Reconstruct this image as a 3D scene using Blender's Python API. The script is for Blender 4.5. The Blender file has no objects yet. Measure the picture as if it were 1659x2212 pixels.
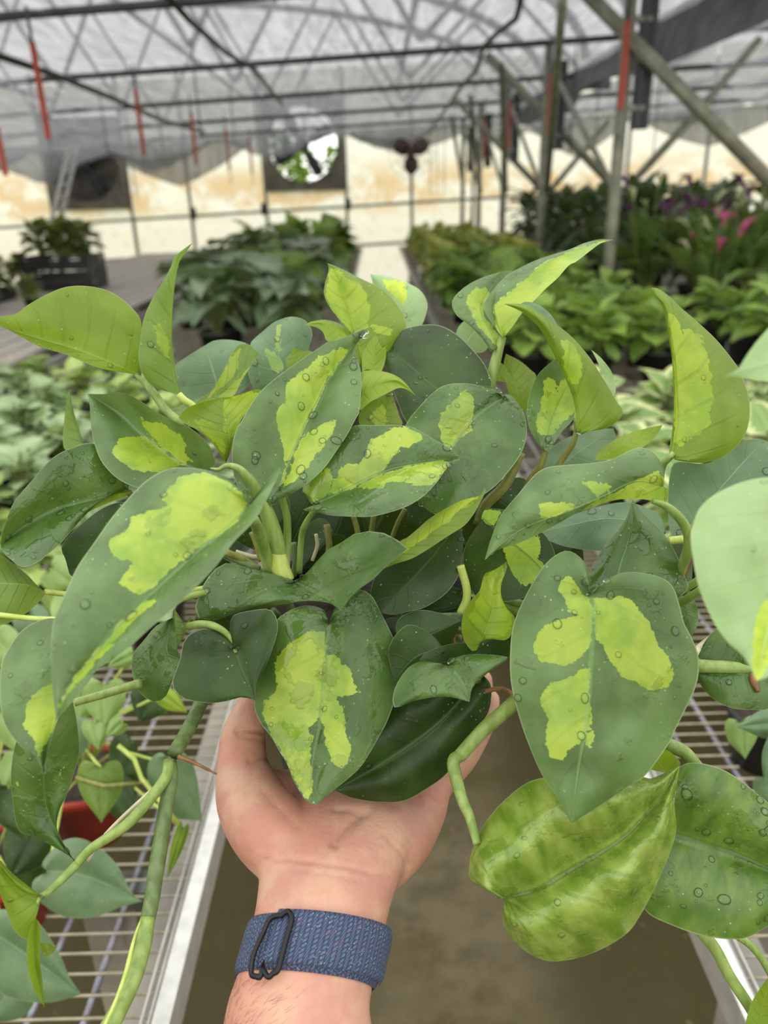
import bpy, bmesh, math, random
import numpy as np
from mathutils import Matrix, Vector, noise as mnoise

random.seed(7)
rng = np.random.default_rng(7)
scene = bpy.context.scene
COL = scene.collection

# ------------------------------------------------------------------ camera
F_PX, CX, CY = 1661.0, 829.5, 1106.0
EYE = Vector((0, 0, 1.55))
PITCH, ROLL = math.radians(22.4), math.radians(1.5)
CAM_M = Matrix.Translation(EYE) @ Matrix.Rotation(math.pi / 2 - PITCH, 4, 'X') @ Matrix.Rotation(-ROLL, 4, 'Z')
cam_d = bpy.data.cameras.new('camera')
cam = bpy.data.objects.new('camera', cam_d)
COL.objects.link(cam)
cam.matrix_world = CAM_M
cam_d.sensor_fit = 'VERTICAL'
cam_d.sensor_height = 36.0
cam_d.sensor_width = 27.0
cam_d.lens = F_PX / 2212.0 * 36.0
cam_d.clip_start = 0.02
cam_d.clip_end = 300
cam_d.dof.use_dof = True
cam_d.dof.focus_distance = 0.40
cam_d.dof.aperture_fstop = 7.5
scene.camera = cam

# ------------------------------------------------------------------ sky light (even overcast sky) and exposure
world = bpy.data.worlds.new('overcast_sky')
scene.world = world
world.use_nodes = True
wn = world.node_tree.nodes
wn['Background'].inputs[0].default_value = (1.0, 0.985, 0.955, 1)
wn['Background'].inputs[1].default_value = 1.6
scene.view_settings.view_transform = 'Standard'
scene.view_settings.look = 'None'
scene.view_settings.gamma = 1.0
scene.view_settings.use_curve_mapping = False
scene.view_settings.exposure = 0.52
scene.cycles.max_bounces = 8
scene.cycles.transparent_max_bounces = 16
scene.cycles.caustics_reflective = False
scene.cycles.caustics_refractive = False

CAM_R = np.array(CAM_M.to_3x3())
CAM_T = np.array(EYE)


def at(px, py, z):
    """world point seen at a photograph pixel, z metres in front of the lens"""
    v = np.array([(px - CX) / F_PX * z, (CY - py) / F_PX * z, -z])
    return Vector(CAM_R @ v + CAM_T)


def at_np(xy, z):
    v = np.stack([(xy[:, 0] - CX) / F_PX * z, (CY - xy[:, 1]) / F_PX * z, -z], 1)
    return v @ CAM_R.T + CAM_T


def to_px(P):
    v = (np.asarray(P) - CAM_T) @ CAM_R
    z = -v[:, 2]
    return np.stack([CX + F_PX * v[:, 0] / z, CY - F_PX * v[:, 1] / z], 1), z


def on_y(px, py, Y):
    d = at(px, py, 1.0) - EYE
    return EYE + d * (Y / d.y)


def on_h(px, py, h):
    d = at(px, py, 1.0) - EYE
    return EYE + d * ((h - EYE.z) / d.z)


# ------------------------------------------------------------------ node helpers
def srgb(r, g, b):
    f = lambda c: (c / 255 / 12.92) if c / 255 <= 0.04045 else ((c / 255 + 0.055) / 1.055) ** 2.4
    return (f(r), f(g), f(b), 1.0)


class NT:
    def __init__(self, name):
        self.m = bpy.data.materials.new(name)
        self.m.use_nodes = True
        self.t = self.m.node_tree
        self.t.nodes.clear()
        self.out = self.t.nodes.new('ShaderNodeOutputMaterial')

    def n(self, typ, ins=None, **props):
        nd = self.t.nodes.new(typ)
        for k, v in props.items():
            setattr(nd, k, v)
        for k, v in (ins or {}).items():
            s = nd.inputs[k]
            if isinstance(v, bpy.types.NodeSocket):
                self.t.links.new(v, s)
            else:
                s.default_value = v
        return nd

    def math(self, op, a, b=0.0, c=None, clamp=False):
        ins = {0: a, 1: b}
        if c is not None:
            ins[2] = c
        return self.n('ShaderNodeMath', ins, operation=op, use_clamp=clamp).outputs[0]

    def mix(self, fac, a, b, blend='MIX'):
        nd = self.n('ShaderNodeMix', None, data_type='RGBA', blend_type=blend)
        for k, v in ((0, fac), (6, a), (7, b)):
            s = nd.inputs[k]
            if isinstance(v, bpy.types.NodeSocket):
                self.t.links.new(v, s)
            else:
                s.default_value = v
        return nd.outputs[2]

    def step(self, x, a, b, o0=0.0, o1=1.0):
        return self.n('ShaderNodeMapRange', {0: x, 1: a, 2: b, 3: o0, 4: o1}, interpolation_type='SMOOTHSTEP').outputs[0]

    def noise(self, vec, scale, detail=2.0, rough=0.5):
        return self.n('ShaderNodeTexNoise', {'Vector': vec, 'Scale': scale, 'Detail': detail, 'Roughness': rough}).outputs[0]

    def objco(self):
        return self.n('ShaderNodeTexCoord').outputs['Object']

    def geo(self):
        return self.n('ShaderNodeNewGeometry').outputs['Position']

    def surf(self, sh):
        self.t.links.new(sh, self.out.inputs['Surface'])
        return self.m


def plain(name, col, rough=0.5, metal=0.0, nscale=None, namp=0.15, spec=0.5, bump=0.0):
    k = NT(name)
    c = col
    ins = {'Roughness': rough, 'Metallic': metal, 'Specular IOR Level': spec}
    if nscale:
        nz = k.noise(k.objco(), nscale, 4.0, 0.6)
        c = k.mix(k.step(nz, 0.3, 0.7), tuple(x * (1 - namp) for x in col[:3]) + (1,), tuple(min(1, x * (1 + namp)) for x in col[:3]) + (1,))
        if bump:
            ins['Normal'] = k.n('ShaderNodeBump', {'Height': nz, 'Strength': bump, 'Distance': 0.002}).outputs[0]
    ins['Base Color'] = c
    return k.surf(k.n('ShaderNodeBsdfPrincipled', ins).outputs[0])


# ------------------------------------------------------------------ mesh helpers
def obj(name, verts, faces, mat, parent=None, smooth=True, kind=None):
    me = bpy.data.meshes.new(name)
    me.from_pydata([tuple(v) for v in verts], [], [tuple(f) for f in faces])
    if smooth:
        me.polygons.foreach_set('use_smooth', [True] * len(me.polygons))
    me.materials.append(mat)
    me.update()
    return link(name, me, parent, kind)


def link(name, me, parent=None, kind=None):
    o = bpy.data.objects.new(name, me)
    COL.objects.link(o)
    if parent is not None:
        o.parent = parent
        # geometry is given in world coordinates: cancel the parent's placement
        o.matrix_parent_inverse = Matrix.Translation(-parent.location) if parent.parent is None else Matrix.Identity(4)
    if kind:
        o['kind'] = kind
    return o


def thing(name, label, cat, loc=(0, 0, 0), group=None, kind=None):
    o = bpy.data.objects.new(name, None)
    COL.objects.link(o)
    o.location = loc
    o.empty_display_size = 0.05
    tag(o, label, cat, group, kind)
    return o


def tag(o, label=None, cat=None, group=None, kind=None):
    if label: o['label'] = label
    if cat: o['category'] = cat
    if group: o['group'] = group
    if kind: o['kind'] = kind
    return o


class MB:
    def __init__(self):
        self.v, self.f = [], []

    def add(self, v, f):
        b = len(self.v)
        self.v += [tuple(x) for x in v]
        self.f += [tuple(i + b for i in q) for q in f]
        return self

    def box(self, c, s, M=None):
        vs = [Vector(((i & 1) - .5, ((i >> 1) & 1) - .5, ((i >> 2) & 1) - .5)) for i in range(8)]
        vs = [Vector((p.x * s[0], p.y * s[1], p.z * s[2])) for p in vs]
        if M is not None:
            vs = [M @ p for p in vs]
        vs = [p + Vector(c) for p in vs]
        return self.add(vs, [(0, 2, 3, 1), (4, 5, 7, 6), (0, 1, 5, 4), (2, 6, 7, 3), (0, 4, 6, 2), (1, 3, 7, 5)])

    def tube(self, pts, rad, n=8, cap=True):
        pts = [Vector(p) for p in pts]
        m = len(pts)
        rad = [rad] * m if not hasattr(rad, '__len__') else rad
        up = Vector((0.13, 0.31, 0.94))
        vs, fs = [], []
        pu = None
        for i, p in enumerate(pts):
            t = (pts[min(i + 1, m - 1)] - pts[max(i - 1, 0)])
            t = t.normalized() if t.length > 1e-9 else Vector((0, 0, 1))
            u = t.cross(up) if pu is None else (pu - t * pu.dot(t))
            if u.length < 1e-6:
                u = t.cross(Vector((1, 0, 0)))
            u.normalize()
            pu = u
            w = t.cross(u)
            for k in range(n):
                a = 2 * math.pi * k / n
                vs.append(p + (u * math.cos(a) + w * math.sin(a)) * rad[i])
        for i in range(m - 1):
            for k in range(n):
                a, b = i * n + k, i * n + (k + 1) % n
                fs.append((a, b, b + n, a + n))
        if cap:
            fs.append(tuple(range(n - 1, -1, -1)))
            fs.append(tuple((m - 1) * n + k for k in range(n)))
        return self.add(vs, fs)

    def lathe(self, prof, c=(0, 0, 0), n=28):
        """prof: list of (radius, height)"""
        vs, fs = [], []
        c = Vector(c)
        for r, h in prof:
            for k in range(n):
                a = 2 * math.pi * k / n
                vs.append(c + Vector((r * math.cos(a), r * math.sin(a), h)))
        for i in range(len(prof) - 1):
            for k in range(n):
                a, b = i * n + k, i * n + (k + 1) % n
                fs.append((a, b, b + n, a + n))
        return self.add(vs, fs)

    def build(self, name, mat, parent=None, smooth=True, kind=None):
        return obj(name, self.v, self.f, mat, parent, smooth, kind)


def spline(pts, n):
    """Catmull-Rom through pts (any dimension), n samples even in arc length of the first two coords"""
    P = np.asarray(pts, float)
    if len(P) == 2:
        t = np.linspace(0, 1, n)[:, None]
        return P[0] * (1 - t) + P[1] * t
    Q = np.vstack([2 * P[0] - P[1], P, 2 * P[-1] - P[-2]])
    out = []
    for i in range(1, len(Q) - 2):
        p0, p1, p2, p3 = Q[i - 1], Q[i], Q[i + 1], Q[i + 2]
        t = np.linspace(0, 1, 14, endpoint=False)[:, None]
        out.append(0.5 * (2 * p1 + (p2 - p0) * t + (2 * p0 - 5 * p1 + 4 * p2 - p3) * t ** 2 + (-p0 + 3 * p1 - 3 * p2 + p3) * t ** 3))
    C = np.vstack(out + [P[-1:]])
    d = np.r_[0, np.cumsum(np.linalg.norm(np.diff(C[:, :2], axis=0), axis=1) + 1e-9)]
    s = np.linspace(0, d[-1], n)
    return np.stack([np.interp(s, d, C[:, k]) for k in range(C.shape[1])], 1)


ORD = ['first', 'second', 'third', 'fourth', 'fifth', 'sixth', 'seventh', 'eighth', 'ninth', 'tenth', 'eleventh', 'twelfth', 'thirteenth', 'fourteenth', 'fifteenth', 'sixteenth']

# ------------------------------------------------------------------ materials of the place
def mat_floor():
    k = NT('wet_concrete')
    g = k.geo()
    big = k.noise(g, 1.6, 5.0, 0.6)
    mid = k.noise(g, 9.0, 6.0, 0.65)
    fine = k.noise(g, 90.0, 3.0, 0.6)
    c = k.mix(k.step(mid, 0.3, 0.7), srgb(84, 76, 54), srgb(120, 110, 84))
    c = k.mix(k.step(big, 0.45, 0.68), c, srgb(78, 70, 36))
    x = k.n('ShaderNodeSeparateXYZ', {0: g}).outputs[0]
    edge = k.math('ABSOLUTE', k.math('SUBTRACT', x, 0.08))
    alg = k.math('ADD', k.step(edge, 0.12, 0.34), k.math('MULTIPLY', k.math('SUBTRACT', mid, 0.5), 1.5), clamp=True)
    c = k.mix(k.math('MULTIPLY', alg, 0.85), c, srgb(60, 54, 22))
    c = k.mix(k.step(fine, 0.62, 0.75, 0.0, 0.5), c, srgb(60, 54, 40))
    lit = k.step(k.noise(g, 42.0, 1.0), 0.72, 0.78)
    c = k.mix(lit, c, srgb(120, 104, 62))
    wet = k.step(k.noise(g, 3.5, 3.0), 0.42, 0.62, 0.8, 0.38)
    h = k.math('ADD', mid, k.math('MULTIPLY', fine, 0.3))
    nb = k.n('ShaderNodeBump', {'Height': h, 'Strength': 0.35, 'Distance': 0.01}).outputs[0]
    return k.surf(k.n('ShaderNodeBsdfPrincipled', {'Base Color': c, 'Roughness': wet, 'Normal': nb, 'Specular IOR Level': .3}).outputs[0])


def mat_cloth():
    """grey woven shade cloth: open weave lets part of the sky through, threads glow softly"""
    k = NT('shade_cloth')
    g = k.geo()
    st = k.n('ShaderNodeMapping', {'Vector': g, 'Scale': (9.0, 0.9, 1.0)}).outputs[0]
    nz = k.noise(st, 2.2, 4.0, 0.6)
    c = k.mix(k.step(nz, 0.3, 0.7), (0.15, 0.157, 0.172, 1), (0.27, 0.278, 0.295, 1))
    tr = k.n('ShaderNodeBsdfTranslucent', {'Color': c}).outputs[0]
    di = k.n('ShaderNodeBsdfDiffuse', {'Color': (0.25, 0.25, 0.26, 1)}).outputs[0]
    a = k.n('ShaderNodeMixShader', {0: 0.35, 1: tr, 2: di}).outputs[0]
    op = k.n('ShaderNodeBsdfTransparent', {'Color': (1, 1, 1, 1)}).outputs[0]
    s = k.n('ShaderNodeMixShader', {0: k.step(nz, 0.2, 0.8, 0.13, 0.22), 1: a, 2: op}).outputs[0]
    return k.surf(s)


def mat_wallpanel():
    """cream corrugated plastic sheet, rust and algae streaked, daylight glowing through"""
    k = NT('translucent_wall_sheet')
    g = k.geo()
    z = k.n('ShaderNodeSeparateXYZ', {0: g}).outputs[2]
    band = k.math('MULTIPLY', k.step(z, 1.05, 1.5), k.step(z, 2.3, 1.75))
    st = k.noise(k.n('ShaderNodeMapping', {'Vector': g, 'Scale': (1.2, 1.2, 1.6)}).outputs[0], 1.4, 6.0, 0.7)
    stain = k.math('MULTIPLY', band, k.step(st, 0.40, 0.56))
    c = k.mix(k.math('MULTIPLY', stain, 0.85), (0.96, 0.93, 0.83, 1), (0.80, 0.55, 0.28, 1))
    c = k.mix(k.step(z, 1.3, 0.9, 0.0, 0.5), c, (0.88, 0.76, 0.64, 1))
    c = k.mix(k.step(k.noise(g, 7.0, 4.0), 0.5, 0.8, 0.0, 0.4), c, (0.62, 0.55, 0.42, 1))
    tr = k.n('ShaderNodeBsdfTranslucent', {'Color': c}).outputs[0]
    di = k.n('ShaderNodeBsdfPrincipled', {'Base Color': c, 'Roughness': 0.4}).outputs[0]
    return k.surf(k.n('ShaderNodeMixShader', {0: 0.18, 1: tr, 2: di}).outputs[0])


M_FLOOR, M_CLOTH, M_WALL = mat_floor(), mat_cloth(), mat_wallpanel()
M_GALV = plain('galvanised_steel', srgb(128, 132, 128), 0.45, 0.7, 30, 0.2)
M_POST = plain('weathered_post_steel', srgb(138, 140, 124), 0.55, 0.3, 12, 0.25)
M_BAR = plain('dark_truss_steel', srgb(84, 90, 92), 0.5, 0.4, 8, 0.2)
M_BLACKCABLE = plain('black_cable_sheath', srgb(48, 46, 42), 0.6, 0, 20, 0.3)
M_RED = plain('red_strap_webbing', srgb(172, 72, 56), 0.6, 0, 60, 0.2)
M_SHADEBOX = plain('charcoal_sheet_metal', srgb(62, 66, 72), 0.5, 0.2, 10, 0.2)
M_FANBOX = plain('grey_fan_housing', srgb(118, 114, 104), 0.6, 0.2, 5, 0.3)
M_BLADE = plain('rust_brown_fan_blade', srgb(88, 66, 58), 0.5, 0.2, 15, 0.3)
M_ALU = plain('aluminium_bench_rail', srgb(196, 196, 192), 0.38, 0.55, 40, 0.12)
M_WIRE = plain('zinc_plated_wire', srgb(176, 170, 146), 0.45, 0.3, 60, 0.2)
M_LONG = plain('grey_galvanised_rod', srgb(132, 132, 140), 0.4, 0.6, 50, 0.25)
M_BOARD = plain('grey_weathered_board', srgb(182, 176, 164), 0.6, 0, 18, 0.22)
M_LEGW = plain('whitewashed_bench_leg', srgb(150, 146, 136), 0.7, 0, 10, 0.2)
M_BPOT = plain('black_nursery_plastic', srgb(34, 34, 36), 0.45, 0, 20, 0.2)
M_RPOT = plain('terracotta_red_plastic', srgb(150, 44, 22), 0.5, 0, 25, 0.2)
M_SOIL = plain('dark_potting_soil', srgb(46, 36, 28), 0.95, 0, 180, 0.7, bump=0.8)
M_CRATE = plain('black_crate_plastic', srgb(44, 44, 48), 0.45, 0, 20, 0.2)
M_PARCH = plain('clear_poly_edge', srgb(170, 172, 176), 0.3, 0, 6, 0.15)
M_GRASS = plain('outdoor_grass', srgb(96, 118, 60), 0.9, 0, 2, 0.4)

# ------------------------------------------------------------------ setting
WALL_Y = 15.0
obj('floor', [(-9, -5, 0), (10, -5, 0), (10, WALL_Y + .02, 0), (-9, WALL_Y + .02, 0)], [(0, 1, 2, 3)], M_FLOOR, kind='structure')
tag(bpy.data.objects['floor'], 'wet brown concrete floor with dark algae between the benches', 'floor')
gy = WALL_Y + .02
g = MB()
g.add([(-60, gy, -.02), (60, gy, -.02), (60, 90, -.02), (-60, 90, -.02), (-60, -60, -.02), (60, -60, -.02), (60, -5, -.02), (-60, -5, -.02)], [(0, 1, 2, 3), (4, 5, 6, 7)])
g.add([(-60, -5, -.02), (-9, -5, -.02), (-9, gy, -.02), (-60, gy, -.02), (10, -5, -.02), (60, -5, -.02), (60, gy, -.02), (10, gy, -.02)], [(0, 1, 2, 3), (4, 5, 6, 7)])
tag(g.build('ground', M_GRASS, None, False, 'structure'), 'grass ground outside the greenhouse', 'ground')


def zc(x, z):      # cross members climb slightly towards the right
    return z + 0.032 * x


# back wall: translucent sheets between studs, each bay its own sheet; two fan openings
wall = thing('wall_back', 'cream translucent sheet end wall streaked with rust behind the benches', 'wall', (0, WALL_Y, 0), kind='structure')
studs = [-8.6, -7.1, -5.85, -4.42, -3.35, -1.98, -0.53, 0.65, 1.75, 3.1, 4.5, 5.9, 7.3, 8.8]
FANS = {2: 1.62, 5: 1.72}
for i in range(len(studs) - 1):
    x0, x1 = studs[i] + .03, studs[i + 1] - .03
    for (z0, z1) in (((0.0, 1.38), (1.40, 3.6)) if i not in FANS else ((0.0, 1.38), (1.40, FANS[i]), (3.22, 3.6))):
        nx = 24
        v, f = [], []
        for a in range(nx + 1):
            x = x0 + (x1 - x0) * a / nx
            yy = WALL_Y + .03 + .012 * math.sin(a * 2.1)
            for q in (0, 1):
                z = z0 + (z1 - z0) * q
                v.append((x, yy, zc(x, z) if z > 0 else 0.0))
        f = [(2 * a, 2 * a + 2, 2 * a + 3, 2 * a + 1) for a in range(nx)]
        obj('panel', v, f, M_WALL, wall)
for x in studs:
    MB().box((x, WALL_Y, 1.8), (.055, .05, 3.6)).build('stud', M_POST, wall, False)
for z in (0.72, 1.39, 2.6):
    M = Matrix.Rotation(-math.atan(.032), 3, 'Y')
    MB().box((0.1, WALL_Y - .04, z), (17.6, .05, .05), M).build('rail', M_POST, wall, False)
for x in (-2.02 - 1.38 * 0, -0.5, -3.3):
    MB().box((x, WALL_Y - .09, zc(x, 1.43)), (.10, .07, .20)).build('switch_box', M_SHADEBOX, wall, False)

# side walls of the wide house, far out of view on both sides
for nm, x, lab in (('wall_left', -9.0, 'cream translucent side wall at the left of the greenhouse'), ('wall_right', 10.0, 'cream translucent side wall at the right of the greenhouse')):
    o = obj(nm, [(x, -5, 0), (x, WALL_Y, 0), (x, WALL_Y, 3.4), (x, -5, 3.4)], [(0, 1, 2, 3)], M_WALL, kind='structure')
    tag(o, lab, 'wall')


o = obj('wall_front_unseen', [(-9, -5, 0), (10, -5, 0), (10, -5, 3.4), (-9, -5, 3.4)], [(0, 1, 2, 3)], M_WALL, kind='structure')  # unseen wall, added to weaken low light coming from behind the camera
tag(o, 'unseen cream translucent end wall added behind the camera to dim low light', 'wall')


# exhaust fans in the end wall
def exhaust_fan(x0, x1, z0, z1, label, shut=False):
    cx, cz, w, h = (x0 + x1) / 2, (z0 + z1) / 2, x1 - x0, z1 - z0
    t = thing('exhaust_fan', label, 'fan', (cx, WALL_Y - .1, z0))
    R = min(w, h) * .44
    n = 40
    v, f = [], []
    for k in range(n):
        a = 2 * math.pi * k / n
        c, s = math.cos(a), math.sin(a)
        m = max(abs(c), abs(s))
        for (px, pz) in ((cx + R * c, cz + R * s), (cx + w / 2 * c / m, cz + h / 2 * s / m)):
            v += [(px, WALL_Y - .16, pz), (px, WALL_Y + .10, pz)]
    for k in range(n):
        a, b = 4 * k, 4 * ((k + 1) % n)
        f += [(a, b, b + 2, a + 2), (a + 1, a + 3, b + 3, b + 1), (a, a + 1, b + 1, b), (a + 2, b + 2, b + 3, a + 3)]
    obj('housing', v, f, M_FANBOX, t, False)
    for q in range(5):
        rr = R * (q + 1) / 5
        MB().tube([(cx + rr * math.cos(2 * math.pi * k / 32), WALL_Y - .17, cz + rr * math.sin(2 * math.pi * k / 32)) for k in range(33)], .007, 5, False).build('guard_ring', M_SHADEBOX, t)
    for q in range(3):
        a = math.pi * q / 3 + .26
        MB().tube([(cx - R * math.cos(a), WALL_Y - .17, cz - R * math.sin(a)), (cx + R * math.cos(a), WALL_Y - .17, cz + R * math.sin(a))], .012, 5).build('guard_spoke', M_SHADEBOX, t)
    hub = MB().lathe([(0, -.1), (.11, -.1), (.11, .08), (0, .08)], n=16)
    hub.v = [(cx + a, WALL_Y - .03 + c, cz + b) for a, b, c in hub.v]
    hub.build('motor', M_SHADEBOX, t)
    for q in range(4):
        a0 = math.pi / 2 * q + .5
        v, f = [], []
        for i in range(7):
            r = .1 + (R * .94 - .1) * i / 6
            wd = .09 + .10 * math.sin(math.pi * i / 6 * .8)
            for s in (-1, 1):
                aa = a0 + s * wd / max(r, .15) * .5
                v.append((cx + r * math.cos(aa), WALL_Y - .03 + s * .03, cz + r * math.sin(aa)))
                v.append((cx + r * math.cos(aa), WALL_Y - .02 + s * .03, cz + r * math.sin(aa)))
        for i in range(6):
            a = 4 * i
            f += [(a, a + 2, a + 6, a + 4), (a + 1, a + 5, a + 7, a + 3), (a, a + 4, a + 5, a + 1), (a + 2, a + 3, a + 7, a + 6)]
        obj('blade', v, f, M_SHADEBOX, t)
    if shut:
        nl = 11
        for q in range(nl):
            zz = z0 + .06 + (h - .12) * (q + .5) / nl
            MB().box((cx, WALL_Y + .14, zz), (w - .06, .012, (h - .12) / nl * 1.08), Matrix.Rotation(.25, 3, 'X')).build('louver', M_FANBOX, t, False)
    return t


exhaust_fan(-1.95, -.56, 1.66, 3.14, 'large square exhaust fan bright with daylight, behind the middle hanging straps')
exhaust_fan(-5.82, -4.45, 1.44, 2.92, 'dim square exhaust fan in the end wall above the crates at left', True)

# little round circulation fan on a pole
t = thing('circulation_fan', 'small round fan with three rust brown blades on a pole by the end wall', 'fan', (0.62, 13.2, 0))
fc = on_y(888, 330, 13.2)
MB().tube([(fc.x, 13.32, 0), (fc.x, 13.32, fc.z + .05)], .022, 8).build('pole', M_POST, t)
hub = MB().lathe([(0, -.1), (.07, -.1), (.07, .12), (0, .12)], n=16)
hub.v = [(fc.x + a, 13.2 + c, fc.z + b) for a, b, c in hub.v]
hub.build('motor', M_BLADE, t)
for q in range(3):
    a0 = -math.pi / 2 + 2 * math.pi / 3 * q
    cx, cz = fc.x + .17 * math.cos(a0), fc.z + .17 * math.sin(a0)
    v = [(cx, 13.18, cz)]
    for k in range(14):
        a = 2 * math.pi * k / 14
        lx, ly = .145 * math.cos(a), .12 * math.sin(a)
        v.append((cx + lx * math.cos(a0) - ly * math.sin(a0), 13.18 + ly * .35, cz + lx * math.sin(a0) + ly * math.cos(a0)))
    v += [(p[0], p[1] + .012, p[2]) for p in v]
    f = [(0, 1 + k, 1 + (k + 1) % 14) for k in range(14)] + [(15, 16 + (k + 1) % 14, 16 + k) for k in range(14)] + [(1 + k, 16 + k, 16 + (k + 1) % 14, 1 + (k + 1) % 14) for k in range(14)]
    obj('blade', v, f, M_BLADE, t)
for rr in (.16, .26, .36):
    MB().tube([(fc.x + rr * math.cos(2 * math.pi * k / 28), 13.1, fc.z + rr * math.sin(2 * math.pi * k / 28)) for k in range(29)], .005, 4, False).build('guard_ring', M_GALV, t)
for q in range(12):
    a = math.pi / 6 * q
    MB().tube([(fc.x + .05 * math.cos(a), 13.08, fc.z + .05 * math.sin(a)), (fc.x + .36 * math.cos(a), 13.12, fc.z + .36 * math.sin(a))], .004, 4).build('guard_spoke', M_GALV, t)

# ceiling: shade cloth pulled over the truss bars, sagging between them
TY = [0.6, 2.8, 5.0, 7.2, 9.4, 11.6, 13.8]
CEIL = 2.60


def cloth(name, x0, x1, y0, y1, nx, ny, zf, label):
    v, f = [], []
    for j in range(ny + 1):
        for i in range(nx + 1):
            x, y = x0 + (x1 - x0) * i / nx, y0 + (y1 - y0) * j / ny
            v.append((x, y, zf(x, y)))
    f = [(j * (nx + 1) + i, j * (nx + 1) + i + 1, (j + 1) * (nx + 1) + i + 1, (j + 1) * (nx + 1) + i) for j in range(ny) for i in range(nx)]
    o = obj(name, v, f, M_CLOTH, kind='structure')
    return tag(o, label, 'shade cloth')


def zf_main(x, y):
    ph = (y - TY[0]) / 2.2
    sag = -.05 * math.sin(math.pi * (ph % 1.0)) ** 2
    fold = .03 * math.sin(7 * x + 1.3 * math.sin(y)) * (1 if x < -1.2 else .45) + .012 * math.sin(23 * x + 2 * y)
    drop = -.35 * max(0, (-2.0 - x)) * 0.12
    edge = -.5 * max(0, y - 14.0) ** 1.2 * (0.55 + .45 * math.sin(3.1 * x + .6))
    return zc(x, CEIL) + .045 + sag + fold * .8 + drop + edge


def zf_right(x, y):
    ph = (y - TY[0]) / 2.2
    return zc(x, CEIL) + .04 - .06 * math.sin(math.pi * (ph % 1.0)) ** 2 - .05 * math.exp(-((x - 2.6) / .3) ** 2) + .05 * math.sin(5 * x + .5 * y) + .02 * math.sin(17 * x) - .3 * max(0, y - 14.0) * (0.5 + .5 * math.sin(2.7 * x))


cloth('ceiling', -8.9, 2.22, 3.2, 14.75, 150, 90, zf_main, 'grey translucent shade cloth ceiling sagging over the truss bars')  # cloth cut short overhead, out of view, so open sky lights the plant
cloth('ceiling_shade', 2.5, 9.9, 3.2, 14.75, 90, 70, zf_right, 'grey shade cloth over the next bay to the right of the gutter')

# scalloped cloth ends hanging in front of the end wall
for i, (xa, xb, dp, lab) in enumerate(((-8.5, -5.9, .34, 'sagging pale cloth end above the crates'), (-4.6, -2.1, .62, 'deep triangular cloth end drooping left of the bright exhaust fan'), (-.4, 1.6, .30, 'grey cloth end hanging around the little round fan'), (2.62, 4.3, .55, 'triangular cloth end drooping behind the cross braces'), (4.4, 7.0, .5, 'cloth end drooping at the far right end wall'))):
    v, f = [], []
    n, m = 24, 8
    for a in range(n + 1):
        u = a / n
        x = xa + (xb - xa) * u
        d = dp * (1 - abs(2 * u - 1) ** 1.2) + .10 + .02 * math.sin(9 * u)
        for b in range(m + 1):
            w = b / m
            v.append((x, 14.55 - .12 * w + .03 * math.sin(14 * u + 3 * w), zc(x, CEIL - .02) - d * w))
    f = [(a * (m + 1) + b, (a + 1) * (m + 1) + b, (a + 1) * (m + 1) + b + 1, a * (m + 1) + b + 1) for a in range(n) for b in range(m)]
    tag(obj('shade_cloth_end', v, f, M_CLOTH), lab, 'shade cloth')

# truss bars under the cloth, arches and webs above it
for i, y in enumerate(TY):
    o = MB().tube([(-8.9, y + .5, zc(-8.9, CEIL)), (2.3, y - .15, zc(2.3, CEIL))], .024, 10).build('truss_bar', M_BAR, None, True, 'structure')
    tag(o, 'dark steel truss bar under the cloth, %s from the end wall' % ORD[len(TY) - 1 - i], 'truss bar')
    o = MB().tube([(2.45, y - .15, zc(2.45, CEIL)), (9.9, y - .5, zc(9.9, CEIL))], .03, 8).build('truss_bar', M_BAR, None, True, 'structure')
    tag(o, 'steel truss bar in the right-hand bay, %s from the end wall' % ORD[len(TY) - 1 - i], 'truss bar')
    if y > 4:
        a = thing('roof_arch', 'curved roof arch seen through the cloth, %s from the end wall' % ORD[len(TY) - 1 - i], 'roof arch', (-3.3, y, CEIL + .1), kind='structure')
        arc = [(-3.3 + 5.6 * math.cos(th), y + .15 - .06 * math.cos(th), CEIL + .25 + 1.5 * math.sin(th)) for th in np.linspace(0, math.pi, 25)]
        MB().tube(arc, .05, 8).build('bow', M_BAR, a)
        for s in range(5):
            xa = -7.2 + s * 1.9
            pk = min(arc, key=lambda p: abs(p[0] - (xa + .95)))
            MB().tube([(xa, y + .15, CEIL + .12), (xa + .95, y + .12, pk[2])], .024, 6).build('web', M_BAR, a)
            MB().tube([(xa + 1.9, y + .15, CEIL + .12), (xa + .95, y + .12, pk[2])], .024, 6).build('web', M_BAR, a)
# lengthwise purlins above the cloth
for x, lab in ((-5.4, 'lengthwise roof purlin above the cloth at far left'), (-2.2, 'lengthwise roof purlin above the cloth over the left bench'), (0.4, 'lengthwise roof purlin above the cloth over the aisle')):
    tag(MB().tube([(x, -5, CEIL + .55), (x, 14.8, CEIL + .55)], .03, 8).build('roof_purlin', M_BAR, None, True, 'structure'), lab, 'purlin')

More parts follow.
